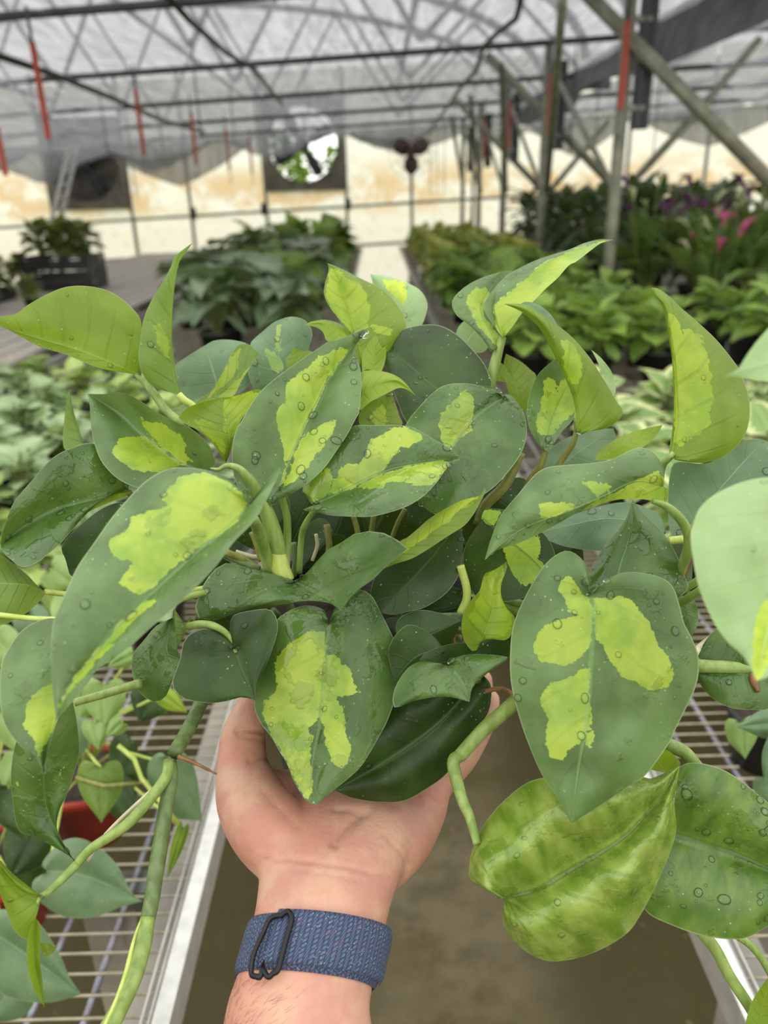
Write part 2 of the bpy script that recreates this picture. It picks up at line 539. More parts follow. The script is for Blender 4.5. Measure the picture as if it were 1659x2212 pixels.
# rain gutter beam between the two bays
gb = thing('gutter_beam', 'long grey gutter beam running to the end wall between the bays', 'gutter', (2.36, 5, CEIL), kind='structure')
v, f = [], []
prof = [(-.13, .10), (-.10, -.02), (-.05, -.08), (.05, -.08), (.10, -.02), (.13, .10), (.11, .10), (.08, 0), (.04, -.05), (-.04, -.05), (-.08, 0), (-.11, .10)]
for y in (-5, 14.9):
    v += [(2.36 + a, y, CEIL + .07 + b) for a, b in prof]
n = len(prof)
f = [(k, (k + 1) % n, (k + 1) % n + n, k + n) for k in range(n)] + [tuple(range(n)), tuple(range(2 * n - 1, n - 1, -1))]
obj('channel', v, f, M_GALV, gb, False)
for y in TY:
    MB().box((2.36, y - .15, CEIL - .02), (.32, .05, .10)).build('bracket', M_BAR, gb, False)

# dark side curtain of shade cloth bunched along the gutter
v, f = [], []
for j in range(61):
    y = 3.2 + (14.6 - 3.2) * j / 60
    for b in range(9):
        w = b / 8
        v.append((2.16 - .10 * w + .05 * math.sin(2.6 * y + 2.5 * w) * (.4 + w), y, CEIL + .12 - (.34 + .06 * math.sin(1.4 * y)) * w))
f = [(j * 9 + b, (j + 1) * 9 + b, (j + 1) * 9 + b + 1, j * 9 + b + 1) for j in range(60) for b in range(8)]
tag(obj('side_curtain', v, f, plain('dark_bunched_shade_cloth', srgb(92, 94, 98), .9, 0, 6, .3)), 'dark bunched shade cloth curtain hanging along the gutter beam', 'curtain')

# posts on the right with dark boxes strapped to them, cross braces between
PX = 1.44
for i, y in enumerate((5.0, 7.2, 9.4, 11.6, 13.8)):
    p = thing('support_post', 'grey steel roof post by the right-hand bench, %s from the camera' % ORD[i], 'post', (PX, y, 0), 'roof posts along the right bench', 'structure')
    MB().tube([(PX, y, 0), (PX, y, zc(PX, CEIL))], .036, 12).build('shaft', M_POST, p)
    MB().box((PX, y, .006), (.14, .14, .012)).build('foot_plate', M_POST, p, False)
    b = thing('downpipe_box', 'narrow charcoal box fixed high on the post, %s from the camera' % ORD[i], 'box', (PX + .10, y, 1.85))
    MB().box((PX + .115, y + .02, 2.20), (.085, .07, .66)).build('body', M_SHADEBOX, b, False)
    for dx in (-.028, .028):
        MB().box((PX + .115 + dx, y - .02, 2.20), (.012, .012, .64)).build('ridge', M_BAR, b, False)
    for z in (1.98, 2.42):
        MB().box((PX + .055, y, z), (.14, .05, .025)).build('clip', M_GALV, b, False)
for i, y in enumerate((5.0, 7.2, 9.4, 11.6)):
    tag(MB().tube([(PX - .30 - .1, y - .1, zc(0, 2.50)), (PX + .0, y + 2.0, 1.55)], .026, 8).build('cross_brace', M_POST), 'falling diagonal brace behind the %s post on the right' % ORD[i], 'brace')
    tag(MB().tube([(PX + .02, y + .1, 1.55), (PX + .02, y + 2.1, 2.45)], .02, 8).build('cross_brace', M_POST), 'rising diagonal brace behind the %s post on the right' % ORD[i], 'brace')
tag(MB().tube([at(1262, -20, 4.3), at(1720, 450, 4.3)], .040, 12).build('diagonal_brace', M_POST), 'thick grey diagonal brace crossing the upper right corner', 'brace')
tag(MB().tube([at(1052, 118, 6.6), at(1335, 412, 6.6)], .036, 10).build('diagonal_brace', M_POST), 'diagonal brace falling to the nearest roof post', 'brace')
tag(MB().tube([at(984, 215, 9.0), at(1180, 420, 9.0)], .036, 10).build('diagonal_brace', M_POST), 'diagonal brace falling to the second roof post', 'brace')
tag(MB().tube([at(1640, 85, 6.4), at(1500, 250, 6.4), at(1360, 400, 6.4)], .034, 10).build('diagonal_brace', M_POST), 'thin brace rising to the right from the nearest post', 'brace')
tag(MB().tube([at(1315, 262, 8.5), at(1190, 410, 8.5)], .03, 8).build('diagonal_brace', M_POST), 'thin brace rising to the right from the second post', 'brace')

# hangers: rod, red strap, hook
for side, x, y0, z1, z0, cnt in (('left', -1.9, 5.0, 2.39, 1.90, 5), ('right', 1.405, 4.9, 2.40, 1.97, 4)):
    for i in range(cnt):
        y = y0 + 2.0 * i
        h = thing('strap_hanger', 'red strap hanger on a rod over the %s bench, %s from the camera' % (side, ORD[i]), 'strap', (x, y, z0 - .15), 'red strap hangers')
        MB().tube([(x, y, zc(x, CEIL) + .02), (x, y, z1)], .009, 6).build('rod', M_BAR, h)
        m = MB()
        for q in range(8):
            zz = z1 + (z0 - z1) * q / 7
            m.v += [(x - .016, y - .006, zz), (x + .016, y - .006 + .004 * math.sin(q), zz), (x + .016, y + .006, zz), (x - .016, y + .006, zz)]
        m.f = [(4 * q + k, 4 * q + (k + 1) % 4, 4 * q + 4 + (k + 1) % 4, 4 * q + 4 + k) for q in range(7) for k in range(4)] + [(0, 1, 2, 3), (31, 30, 29, 28)]
        m.build('strap', M_RED, h, False)
        MB().tube([(x, y, z0), (x, y, z0 - .06), (x + .02, y, z0 - .10), (x + .012, y, z0 - .14), (x - .018, y, z0 - .14), (x - .022, y, z0 - .11)], .006, 6).build('hook', M_GALV, h)
x, y = -2.19, 5.0
h = thing('strap_hanger', 'red strap hanger cut by the left border of the photo', 'strap', (x, y, 1.6), 'red strap hangers')
MB().tube([(x, y, zc(x, CEIL)), (x, y, 1.96)], .009, 6).build('rod', M_BAR, h)
MB().box((x, y, 1.84), (.03, .012, .26)).build('strap', M_RED, h, False)

# thin drop wires of the hanging-basket lines
wi = 0
for (px, ya, yb, Y) in ((210, 170, 410, 8.0), (410, 60, 300, 6.0), (490, 120, 310, 8.2), (545, 150, 330, 9.5), (585, 240, 400, 11), (615, 250, 380, 12), (340, 230, 360, 10), (1035, 220, 340, 11), (985, 250, 330, 12), (1240, 180, 330, 7), (1420, 240, 340, 8), (1290, 250, 330, 10), (650, 200, 330, 11), (270, 240, 420, 10), (960, 300, 420, 12.5), (945, 300, 420, 12.6), (930, 300, 420, 12.7)):
    a, b = on_y(px, ya, Y), on_y(px, yb, Y)
    tag(MB().tube([(a.x, Y, zc(a.x, CEIL)), (a.x, Y, b.z)], .006, 5).build('drop_wire', M_BAR), 'thin drop wire hanging from the ceiling, %s of the line' % ORD[wi % 16] if wi < 16 else 'thin drop wire hanging nearest the end wall', 'wire', 'thin drop wires')
    wi += 1

# drooping cables
cab = [(355, -15), (410, 45), (490, 115), (550, 150), (580, 190), (610, 225)]
tag(MB().tube([on_h(x, y, 2.50) for i, (x, y) in enumerate(cab)], .018, 8).build('cable', M_BLACKCABLE), 'thick dark cable drooping from the upper left ceiling', 'cable')
cab = [(1130, -20), (1115, 40), (1070, 75), (1045, 100), (1030, 150), (995, 190), (945, 260), (925, 290)]
tag(MB().tube([on_h(x, y, 2.46) for i, (x, y) in enumerate(cab)], .016, 8).build('cable', M_BLACKCABLE), 'dark cable snaking along the ceiling above the aisle', 'cable')
cab = [(-20, 115), (70, 145), (140, 170), (250, 215), (350, 260), (440, 285)]
tag(MB().tube([on_h(x, y, 2.36) for i, (x, y) in enumerate(cab)], .022, 8).build('cable', M_BLACKCABLE), 'dark cable along the cloth edge at the left', 'cable')
# work frame (white tubular ladder stand) behind the crates at left
lad = thing('step_ladder', 'pale aluminium ladder standing behind the plants by the left crates', 'ladder', on_h(125, 495, .0))
la, lb_ = on_y(105, 500, 10.6), on_y(150, 320, 10.6)
la2, lb2 = on_y(125, 500, 10.9), on_y(168, 320, 10.9)
lad.location = (la.x, 10.75, 0)
MB().tube([(la.x - .15, 10.6, 0), la, lb_], .028, 8).build('rail', M_ALU, lad)
MB().tube([(la2.x - .15, 10.9, 0), la2, lb2], .028, 8).build('rail', M_ALU, lad)
for q in range(6):
    w = .1 + q * .16
    MB().tube([la.lerp(lb_, w), la2.lerp(lb2, w)], .016, 6).build('rung', M_ALU, lad)

# ------------------------------------------------------------------ benches
BT = 0.78


def wire_bench(name, x_edge, sgn, width, label, y0=0.12, y1=13.0, wires_to=2.1):
    t = thing(name, label, 'bench', (x_edge + sgn * width / 2, (y0 + y1) / 2, 0))
    xs = lambda d: x_edge + sgn * d
    L, yc = y1 - y0, (y0 + y1) / 2
    MB().box((xs(.009), yc, BT - .006), (.018, L, .045)).build('edge_rail', M_ALU, t, False)
    MB().box((xs(.045), yc, BT - .022), (.052, L, .005)).build('edge_flange', M_LEGW, t, False)
    for d in (.026, .034):
        MB().tube([(xs(d), y0, BT), (xs(d), y1, BT)], .0018, 5).build('edge_wire', M_ALU, t)
    k = 0
    d = .095
    while d < width - .03:
        MB().tube([(xs(d), y0, BT - .006), (xs(d), y1, BT - .006)], .0042, 6).build('rod', M_LONG, t)
        d += .058
        k += 1
    me = None
    y = y0 + .02
    while y < wires_to:
        if me is None:
            o = MB().tube([(xs(.022), 0, BT), (xs(width - .02), 0, BT)], .0017, 5).build('cross_wire', M_WIRE, t)
            me = o.data
        else:
            o = link('cross_wire', me, t)
        o.location = (0, y, 0)
        y += .0245
    m = MB()
    while y < y1:
        m.tube([(xs(.022), y, BT), (xs(width - .02), y, BT)], .0017, 4)
        y += .049
    m.build('wire_grid', M_WIRE, t, True, 'stuff')
    MB().box((xs(width - .009), yc, BT - .006), (.018, L, .045)).build('edge_rail', M_ALU, t, False)
    y = y0 + .6
    while y < y1:
        for d in (.14, width - .14):
            MB().box((xs(d), y, (BT - .05) / 2), (.045, .045, BT - .05)).build('leg', M_LEGW, t, False)
        MB().box((xs(width / 2), y, BT - .035), (width - .1, .035, .03)).build('cross_beam', M_GALV, t, False)
        y += 1.6
    return t


wire_bench('wire_bench', -.226, -1, 1.5, 'aluminium framed wire mesh bench at the left of the aisle')
wire_bench('wire_bench', .340, 1, 1.0, 'aluminium framed wire mesh bench at the right of the aisle')


def board_bench(x0, x1, y0, y1, label):
    t = thing('board_bench', label, 'bench', ((x0 + x1) / 2, (y0 + y1) / 2, 0))
    n = int((x1 - x0) / .15)
    for i in range(n):
        x = x0 + (i + .5) * (x1 - x0) / n
        MB().box((x, (y0 + y1) / 2, BT - .012 + random.uniform(-.005, -.001)), ((x1 - x0) / n - .018, y1 - y0, .024)).build('board', M_BOARD, t, False)
    y = y0 + .3
    while y < y1:
        for x in (x0 + .1, x1 - .1):
            MB().box((x, y, (BT - .06) / 2), (.07, .07, BT - .06)).build('leg', M_LEGW, t, False)
        MB().box(((x0 + x1) / 2, y, BT - .045), (x1 - x0, .05, .04)).build('cross_beam', M_LEGW, t, False)
        y += 1.8
    return t


board_bench(-3.75, -1.95, 1.2, 13.0, 'grey weathered board bench, bare, left of the wire bench')
board_bench(1.56, 3.3, 1.4, 12.5, 'board bench beyond the roof posts carrying the tall dark plants')

# ------------------------------------------------------------------ background plants
def bg_leaf_mat(name, c1, c2, trans=0.3, rough=0.4, vary=0.25, rim=None):
    k = NT(name)
    rnd = k.n('ShaderNodeObjectInfo').outputs['Random']
    nz = k.noise(k.geo(), 14.0, 3.0)
    fac = k.math('ADD', k.math('MULTIPLY', rnd, .6), k.math('MULTIPLY', k.step(nz, .3, .7), .4))
    c = k.mix(fac, c1, c2)
    uv = k.n('ShaderNodeAttribute', attribute_name='luv').outputs['Vector']
    s = k.n('ShaderNodeSeparateXYZ', {0: uv})
    av = k.math('ABSOLUTE', s.outputs[1])
    if rim:
        j = k.math('ADD', av, k.math('MULTIPLY', k.math('SUBTRACT', k.noise(k.geo(), 60.0, 3.0), .5), .9))
        c = k.mix(k.step(j, .55, .7), c, rim)
    c = k.mix(k.step(av, .10, .03, 0, .35), c, tuple(min(1, x * 1.7) for x in c2[:3]) + (1,))
    b = k.n('ShaderNodeBsdfPrincipled', {'Base Color': c, 'Roughness': rough})
    tcol = k.mix(.5, c, (0.42, 0.55, 0.10, 1))
    tr = k.n('ShaderNodeBsdfTranslucent', {'Color': tcol})
    return k.surf(k.n('ShaderNodeMixShader', {0: trans, 1: b.outputs[0], 2: tr.outputs[0]}).outputs[0])


def leaf_grid(shape, nt=7, nr=2, fold=.12, curl=.25, wave=0.0, seed=0):
    """unit leaf along +X, returns verts, faces, uv"""
    r = random.Random(seed)
    prof = {'heart': [(-.10, .20), (-.12, .38), (-.02, .47), (.14, .50), (.36, .46), (.56, .34), (.76, .19), (.92, .06), (1, 0)],
            'oval': [(.0, .06), (.06, .22), (.18, .34), (.36, .41), (.55, .40), (.72, .32), (.86, .20), (.96, .08), (1, 0)],
            'lance': [(.0, .03), (.08, .10), (.2, .155), (.38, .185), (.56, .175), (.72, .135), (.86, .075), (.95, .03), (1, 0)],
            'blade': [(.0, .03), (.1, .05), (.25, .085), (.45, .10), (.62, .09), (.78, .06), (.9, .03), (.97, .01), (1, 0)]}[shape]
    E = spline([(0, 0)] + prof, nt + 1)
    v, f, uv = [], [], []
    rows = list(range(-nr, nr + 1))
    ph = r.uniform(0, 6)
    for i in range(nt + 1):
        u = i / nt
        mx = max(0.0, E[i, 0]) if shape == 'heart' else E[i, 0]
        mx = u * 1.0 if shape != 'heart' else max(0, (u - .2) / .8)
        for q in rows:
            w = q / nr
            x = mx * (1 - abs(w)) + E[i, 0] * abs(w)
            y = E[i, 1] * w
            z = abs(y) * fold * 1.5 - curl * x * x + wave * math.sin(9 * x + ph + (2 if w > 0 else 0)) * abs(w) * .12
            v.append((x, y, z))
            uv.append((u, w, 0))
    n = 2 * nr + 1
    for i in range(nt):
        for q in range(n - 1):
            a = i * n + q
            f.append((a, a + n, a + n + 1, a + 1))
    return np.array(v), f, np.array(uv, float)


def mesh_with_uv(name, v, f, uv, mat):
    me = bpy.data.meshes.new(name)
    me.from_pydata([tuple(p) for p in v], [], f)
    me.polygons.foreach_set('use_smooth', [True] * len(me.polygons))
    a = me.attributes.new('luv', 'FLOAT_VECTOR', 'POINT')
    a.data.foreach_set('vector', np.asarray(uv, np.float32).ravel())
    me.materials.append(mat)
    me.update()
    return me


class Species:
    def __init__(self, nm, shape, mat, size, n, spread, height, pot, tilt=(-20, 50), fold=.12, curl=.25, wave=.3, stemmat=None, lo=.25):
        self.nm, self.mat, self.size, self.n, self.spread, self.height, self.pot, self.tilt = nm, mat, size, n, spread, height, pot, tilt
        self.grids = [leaf_grid(shape, 7, 2, fold * (1 + .3 * (k - 1)), curl * (1 + .5 * (k - 1)), wave, k) for k in range(3)]
        self.meshes = [mesh_with_uv('leaf', *g_, mat) for g_ in self.grids]
        self.stemmat = stemmat
        self.lo = lo


POT_CACHE = {}


def pot_mesh(r, h, mat):
    key = (r, h, mat.name)
    if key not in POT_CACHE:
        m = MB().lathe([(0.0, 0.0), (r * .72, 0), (r * .95, h * .86), (r * 1.02, h * .86), (r * 1.04, h), (r * .94, h), (r * .92, h * .9)], n=20)
        me = bpy.data.meshes.new('pot')
        me.from_pydata(m.v, [], m.f)
        me.polygons.foreach_set('use_smooth', [True] * len(me.polygons))
        me.materials.append(mat)
        s = MB().lathe([(0, h * .88), (r * .93, h * .9)], n=20)
        ms = bpy.data.meshes.new('soil')
        ms.from_pydata(s.v, [], s.f)
        ms.materials.append(M_SOIL)
        POT_CACHE[key] = (me, ms)
    return POT_CACHE[key]


def child_local(name, me, parent, M):
    o = bpy.data.objects.new(name, me)
    COL.objects.link(o)
    o.parent = parent
    o.matrix_local = M
    return o


def potted(sp, loc, label, cat, group, seed, single=True, scale=1.0, name=None, flowers=None, potmat=None):
    r = random.Random(seed)
    t = thing(name or sp.nm, label, cat, loc, group)
    pr, ph = sp.pot
    me, ms = pot_mesh(pr, ph, potmat or M_BPOT)
    child_local('pot', me, t, Matrix.Identity(4))
    child_local('soil', ms, t, Matrix.Identity(4))
    stems = MB()
    V, F, U, base = [], [], [], 0
    n = int(sp.n * r.uniform(.9, 1.15))
    for i in range(n):
        az = i * 2.39996 + r.uniform(-.3, .3)
        q = (i + .5) / n                       # 0 centre/top .. 1 rim/low
        rad = sp.spread * scale * math.sqrt(q) * r.uniform(.55, 1.0)
        hh = ph + sp.height * scale * (1 - (1 - sp.lo) * q ** 1.3) * r.uniform(.72, 1.08)
        tl = math.radians(sp.tilt[0] + (sp.tilt[1] - sp.tilt[0]) * (1 - q) + r.uniform(-18, 18))
        L = sp.size * scale * r.uniform(.72, 1.2)
        base_p = Vector((rad * .45 * math.cos(az), rad * .45 * math.sin(az), hh * .93))
        M = Matrix.Translation(base_p) @ Matrix.Rotation(az + r.uniform(-.5, .5), 4, 'Z') @ Matrix.Rotation(-tl, 4, 'Y') @ Matrix.Rotation(r.uniform(-.45, .45), 4, 'X') @ Matrix.Diagonal((L, L * r.uniform(.85, 1.15), L, 1))
        k = r.randrange(3)
        if single:
            child_local('leaf', sp.meshes[k], t, M)
        else:
            v, f, u = sp.grids[k]
            mm = np.array(M)
            V.append(v @ mm[:3, :3].T + mm[:3, 3])
            F += [tuple(x + base for x in q4) for q4 in f]
            U.append(u)
            base += len(v)
        p0 = Vector((r.uniform(-.3, .3) * pr, r.uniform(-.3, .3) * pr, ph * .88))
        mid = p0.lerp(base_p, .55) + Vector((0, 0, .12 * sp.height * scale))
        stems.tube([p0, mid, base_p], .0022 * (1 + sp.size * 4), 4, False)
    me = bpy.data.meshes.new('stems')
    me.from_pydata(stems.v, [], stems.f)
    me.materials.append(sp.stemmat or M_BSTEM)
    o = child_local('stem', me, t, Matrix.Identity(4))
    o['kind'] = 'stuff'
    if not single:
        o = child_local('foliage', mesh_with_uv('foliage', np.vstack(V), F, np.vstack(U), sp.mat), t, Matrix.Identity(4))
        o['kind'] = 'stuff'
    if flowers:
        flowers(t, r, ph, sp, scale)
    return t


M_BSTEM = plain('plant_stem_green', srgb(110, 128, 62), 0.5, 0, 30, 0.2)
BL_A = bg_leaf_mat('grey_green_round_leaf', srgb(122, 150, 104), srgb(176, 196, 148), .25, .38)
BL_A2 = bg_leaf_mat('fresh_green_round_leaf', srgb(130, 160, 84), srgb(182, 202, 116), .3, .38)
BL_B = bg_leaf_mat('cream_rimmed_leaf', srgb(104, 140, 78), srgb(140, 170, 98), .3, .4, rim=srgb(214, 222, 160))
BL_C = bg_leaf_mat('mid_green_leaf', srgb(86, 122, 54), srgb(160, 192, 90), .35, .36)
BL_D = bg_leaf_mat('yellow_green_leaf', srgb(142, 160, 68), srgb(216, 214, 122), .35, .45)
BL_E = bg_leaf_mat('dark_glossy_leaf', srgb(42, 62, 36), srgb(90, 114, 74), .15, .3)
BL_F = bg_leaf_mat('dark_blue_green_leaf', srgb(72, 98, 64), srgb(146, 166, 134), .2, .26)
BL_F2 = bg_leaf_mat('big_mid_green_leaf', srgb(84, 116, 48), srgb(120, 150, 64), .35, .4)
BL_G = bg_leaf_mat('mixed_tray_leaf', srgb(70, 94, 50), srgb(140, 150, 84), .3, .45)
BL_H = bg_leaf_mat('calla_leaf', srgb(56, 90, 40), srgb(104, 134, 62), .3, .35)

SP_A = Species('round_leaf_plant', 'heart', BL_A, .062, 26, .15, .14, (.062, .10), (-25, 30), .10, .18)
SP_A2 = Species('round_leaf_plant', 'heart', BL_A2, .062, 26, .15, .14, (.062, .10), (-25, 30), .10, .18)
SP_B = Species('variegated_pothos', 'heart', BL_B, .085, 20, .17, .15, (.07, .11), (-30, 35), .15, .25)
SP_C = Species('leafy_pot_plant', 'oval', BL_C, .105, 26, .17, .17, (.075, .13), (-25, 55), .18, .3)
SP_D = Species('yellow_green_plant', 'oval', BL_D, .11, 46, .20, .20, (.075, .12), (-25, 50), .18, .3)
SP_D2 = Species('green_bench_plant', 'heart', BL_C, .11, 40, .20, .18, (.075, .12), (-25, 50), .18, .3)
SP_E = Species('tall_dark_plant', 'lance', BL_E, .24, 70, .34, .56, (.11, .18), (-35, 60), .15, .35, lo=.15)
SP_F = Species('heart_leaf_plant', 'heart', BL_F, .17, 22, .26, .34, (.09, .15), (-40, 25), .14, .25, lo=.3)
SP_F2 = Species('heart_leaf_plant', 'heart', BL_F2, .20, 12, .24, .36, (.09, .15), (-40, 25), .14, .25, lo=.3)
SP_G = Species('tray_plant', 'oval', BL_G, .085, 50, .17, .20, (.06, .08), (-20, 55), .15, .3)
SP_H = Species('calla_lily', 'blade', BL_H, .40, 34, .22, .16, (.10, .16), (35, 82), .3, .22, lo=.7)

# near plants on the left bench, row by row away from the camera
row = 0
for Y in (1.28, 1.52, 1.76, 2.0, 2.24, 2.48, 2.72, 2.96):
    colm = 0
    for x in (-.42, -.64, -.86, -1.08, -1.30, -1.52):
        p, z = to_px([(x, Y, BT + .15)])
        if -110 < p[0, 0] < 470:
            sp = SP_A2 if (row * 3 + colm) % 4 == 1 else SP_A
            potted(sp, (x + random.uniform(-.03, .03), Y + random.uniform(-.03, .03), BT), 'pale round-leaved potted plant, %s from the aisle in row %s of the left bench' % (ORD[colm], ORD[row]), 'potted plant', 'round-leaved plants on the left bench', 100 + row * 10 + colm)
        colm += 1
    row += 1

# variegated plants on the right bench
row = 0
for Y in (1.45, 1.72, 1.99, 2.26):
    for c_, x in enumerate((.62, .88, 1.14)):
        potted(SP_B, (x + random.uniform(-.03, .03), Y + random.uniform(-.03, .03), BT), 'cream-edged pothos, %s from the aisle in row %s of the right bench' % (ORD[c_], ORD[row]), 'potted plant', 'cream-edged pothos plants on the right bench', 300 + row * 10 + c_)
    row += 1
# green plants in black pots
row = 0
for Y in (3.30, 3.62, 3.94, 4.26, 4.58):
    for c_, x in enumerate((.66, .94, 1.20, 1.70, 1.96, 2.22)):
        if c_ > 2 and row > 2: continue
        potted(SP_C, (x + random.uniform(-.04, .04), Y + random.uniform(-.04, .04), BT), 'bushy green plant in black pot, %s from the aisle, %s row behind the pothos' % (ORD[c_], ORD[row]), 'potted plant', 'bushy green plants in black pots', 400 + row * 10 + c_, scale=1.12)
    row += 1
row = 0
for Y in (5.0, 5.4, 5.8, 6.2, 6.7, 7.2, 7.8, 8.4, 9.0, 9.7, 10.4, 11.2):
    for c_, x in enumerate((.56, .88, 1.18)):
        sp = SP_D2 if row < 4 or (row + c_) % 5 == 0 else SP_D
        potted(sp, (x + random.uniform(-.04, .04), Y, BT), '%s plant far down the right bench, %s from the aisle, row %s' % ('green' if sp is SP_D2 else 'yellow-green', ORD[c_], ORD[row]), 'potted plant', 'far plants on the right bench', 500 + row * 10 + c_, single=False, scale=1.2)
    row += 1
# tall dark plants beyond the posts
row = 0
for Y in (6.0, 6.9, 7.9, 9.0, 10.2):
    for c_, x in enumerate((1.86, 2.40, 2.94)):
        potted(SP_E, (x + random.uniform(-.05, .05), Y, BT), 'tall dark glossy plant beyond the posts, %s from the aisle, row %s' % (ORD[c_], ORD[row]), 'potted plant', 'tall dark plants beyond the posts', 600 + row * 10 + c_, single=False)
    row += 1


# calla lilies
def flower_mat(name, c1, c2):
    k = NT(name)
    c = k.mix(k.n('ShaderNodeObjectInfo').outputs['Random'], c1, c2)
    b = k.n('ShaderNodeBsdfPrincipled', {'Base Color': c, 'Roughness': .45})
    tr = k.n('ShaderNodeBsdfTranslucent', {'Color': c})
    return k.surf(k.n('ShaderNodeMixShader', {0: .35, 1: b.outputs[0], 2: tr.outputs[0]}).outputs[0])


M_PINK = flower_mat('pink_spathe', srgb(206, 60, 130), srgb(232, 130, 170))
M_PURP = flower_mat('purple_spathe', srgb(96, 44, 96), srgb(140, 88, 140))
M_BUD = flower_mat('pale_green_bud', srgb(196, 208, 150), srgb(226, 226, 190))
v, f = [], []
for i in range(7):
    h = i / 6
    for q in range(12):
        a = 2 * math.pi * q / 12
        rr = .10 + .34 * h ** 1.6
        lip = 1 + .5 * math.cos(a) * h ** 2
        v.append((rr * math.cos(a) * lip + .25 * h * h, rr * math.sin(a), h * (1 + .25 * math.cos(a) * h)))
f = [(i * 12 + q, i * 12 + (q + 1) % 12, (i + 1) * 12 + (q + 1) % 12, (i + 1) * 12 + q) for i in range(6) for q in range(12)]
SPATHE = {}
for m_ in (M_PINK, M_PURP, M_BUD):
    me = bpy.data.meshes.new('flower')
    me.from_pydata(v, [], f)
    me.polygons.foreach_set('use_smooth', [True] * len(me.polygons))
    me.materials.append(m_)
    SPATHE[m_.name] = me


def calla_flowers(mats, n, hmin, hmax):
    def fn(t, r, ph, sp, scale):
        st = MB()
        for i in range(n):
            az, rad = r.uniform(0, 6.28), r.uniform(.03, .26)
            h = r.uniform(hmin, hmax)
            p = Vector((rad * math.cos(az), rad * math.sin(az), h))
            m_ = mats[i % len(mats)]
            s = .075 if m_ is not M_BUD else .055
            child_local('flower', SPATHE[m_.name], t, Matrix.Translation(p) @ Matrix.Rotation(az, 4, 'Z') @ Matrix.Rotation(r.uniform(.1, .7), 4, 'Y') @ Matrix.Diagonal((s, s, s * 1.3, 1)))
            st.tube([(p.x * .2, p.y * .2, ph * .88), (p.x * .7, p.y * .7, h * .6), tuple(p)], .005, 4, False)
        me = bpy.data.meshes.new('flower_stem')
        me.from_pydata(st.v, [], st.f)
        me.materials.append(M_BSTEM)
        child_local('flower_stem', me, t, Matrix.Identity(4))['kind'] = 'stuff'
    return fn


for i, (x, Y, mats, n, lab) in enumerate((
        (1.98, 4.75, (M_PINK, M_BUD), 10, 'calla lily with pink flowers at the right border'),
        (2.30, 4.95, (M_PINK, M_BUD, M_PINK), 12, 'calla lily with bright pink flowers, second from the post'),
        (2.12, 5.35, (M_PURP, M_BUD), 12, 'calla lily with purple flowers behind the pink ones'),
        (2.50, 5.45, (M_PURP, M_BUD, M_PURP), 14, 'calla lily with dark purple flowers at far right'),
        (1.80, 5.35, (M_PURP, M_BUD), 9, 'calla lily with purple flowers nearest the roof post'))):
    potted(SP_H, (x, Y, BT), lab, 'potted plant', 'calla lilies', 700 + i, True, 1.0, None, calla_flowers(mats, n, .42 if mats[0] is M_PINK else .58, .56 if mats[0] is M_PINK else .78))

# heart-leaf plants in the middle of the left bench
row = 0
for Y in (4.0, 4.5, 5.1, 5.8, 6.6, 7.5):
    for c_, x in enumerate((-.50, -.86, -1.2)):
        if c_ == 2 and row < 2: continue
        sp = SP_F2 if (row, c_) in ((1, 0), (3, 1), (5, 0)) else SP_F
        potted(sp, (x + random.uniform(-.05, .05), Y, BT), '%s heart-leaved plant on the left bench, %s from the aisle, row %s' % ('bright green' if sp is SP_F2 else 'dark', ORD[c_], ORD[row]), 'potted plant', 'heart-leaved plants mid left bench', 800 + row * 10 + c_, scale=1.0)
    row += 1
for i, (x, Y) in enumerate(((-.55, 8.4), (-1.0, 8.6), (-.5, 9.4), (-.95, 9.7), (-1.4, 9.2))):
    potted(SP_D2, (x, Y, BT), 'bushy green plant at the far end of the left bench, %s one' % ORD[i], 'potted plant', 'far plants on the left bench', 880 + i, single=False, scale=1.9)

# crates of young plants on the board bench at left
for i, (x, Y, nst, lab) in enumerate(((-3.02, 7.8, 3, 'tall stack of black slatted trays full of young plants at left'), (-3.55, 6.9, 1, 'low black tray of young plants near the left border'))):
    t = thing('plant_crate', lab, 'crate', (x, Y, BT))
    W, D, H = .62, .44, .10
    z = BT
    for s in range(nst):
        b = MB()
        b.box((x, Y, z + .008), (W, D, .016))
        b.build('tray_bottom', M_CRATE, t, False)
        for q in range(3):
            zz = z + .03 + q * .032
            for (cx_, cy_, sx, sy) in ((x, Y - D / 2, W, .014), (x, Y + D / 2, W, .014), (x - W / 2, Y, .014, D), (x + W / 2, Y, .014, D)):
                MB().box((cx_, cy_, zz), (sx, sy, .022)).build('slat', M_CRATE, t, False)
        for sx in (-1, 1):
            for sy in (-1, 1):
                MB().box((x + sx * W / 2, Y + sy * D / 2, z + H / 2), (.022, .022, H)).build('corner_post', M_CRATE, t, False)
        z += H + .004
    for q in range(3):
        potted(SP_G, (x - .2 + .2 * q, Y + .02, z - H + .014), 'young tray plant, %s from the left in the %s' % (ORD[q], 'tall crate stack' if i == 0 else 'low crate'), 'potted plant', 'young plants in crates', 900 + i * 10 + q, single=False, scale=1.5)
for i, (x, Y) in enumerate(((-3.5, 7.9), (-3.62, 7.5), (-2.75, 6.3), (-3.05, 6.25), (-3.35, 6.2), (-3.62, 6.25))):
    potted(SP_G, (x, Y, BT), 'small green plant on the board bench in front of the crates, %s one' % ORD[i], 'potted plant', 'small plants before the crates', 930 + i, single=False, scale=1.15 if i < 2 else .8)


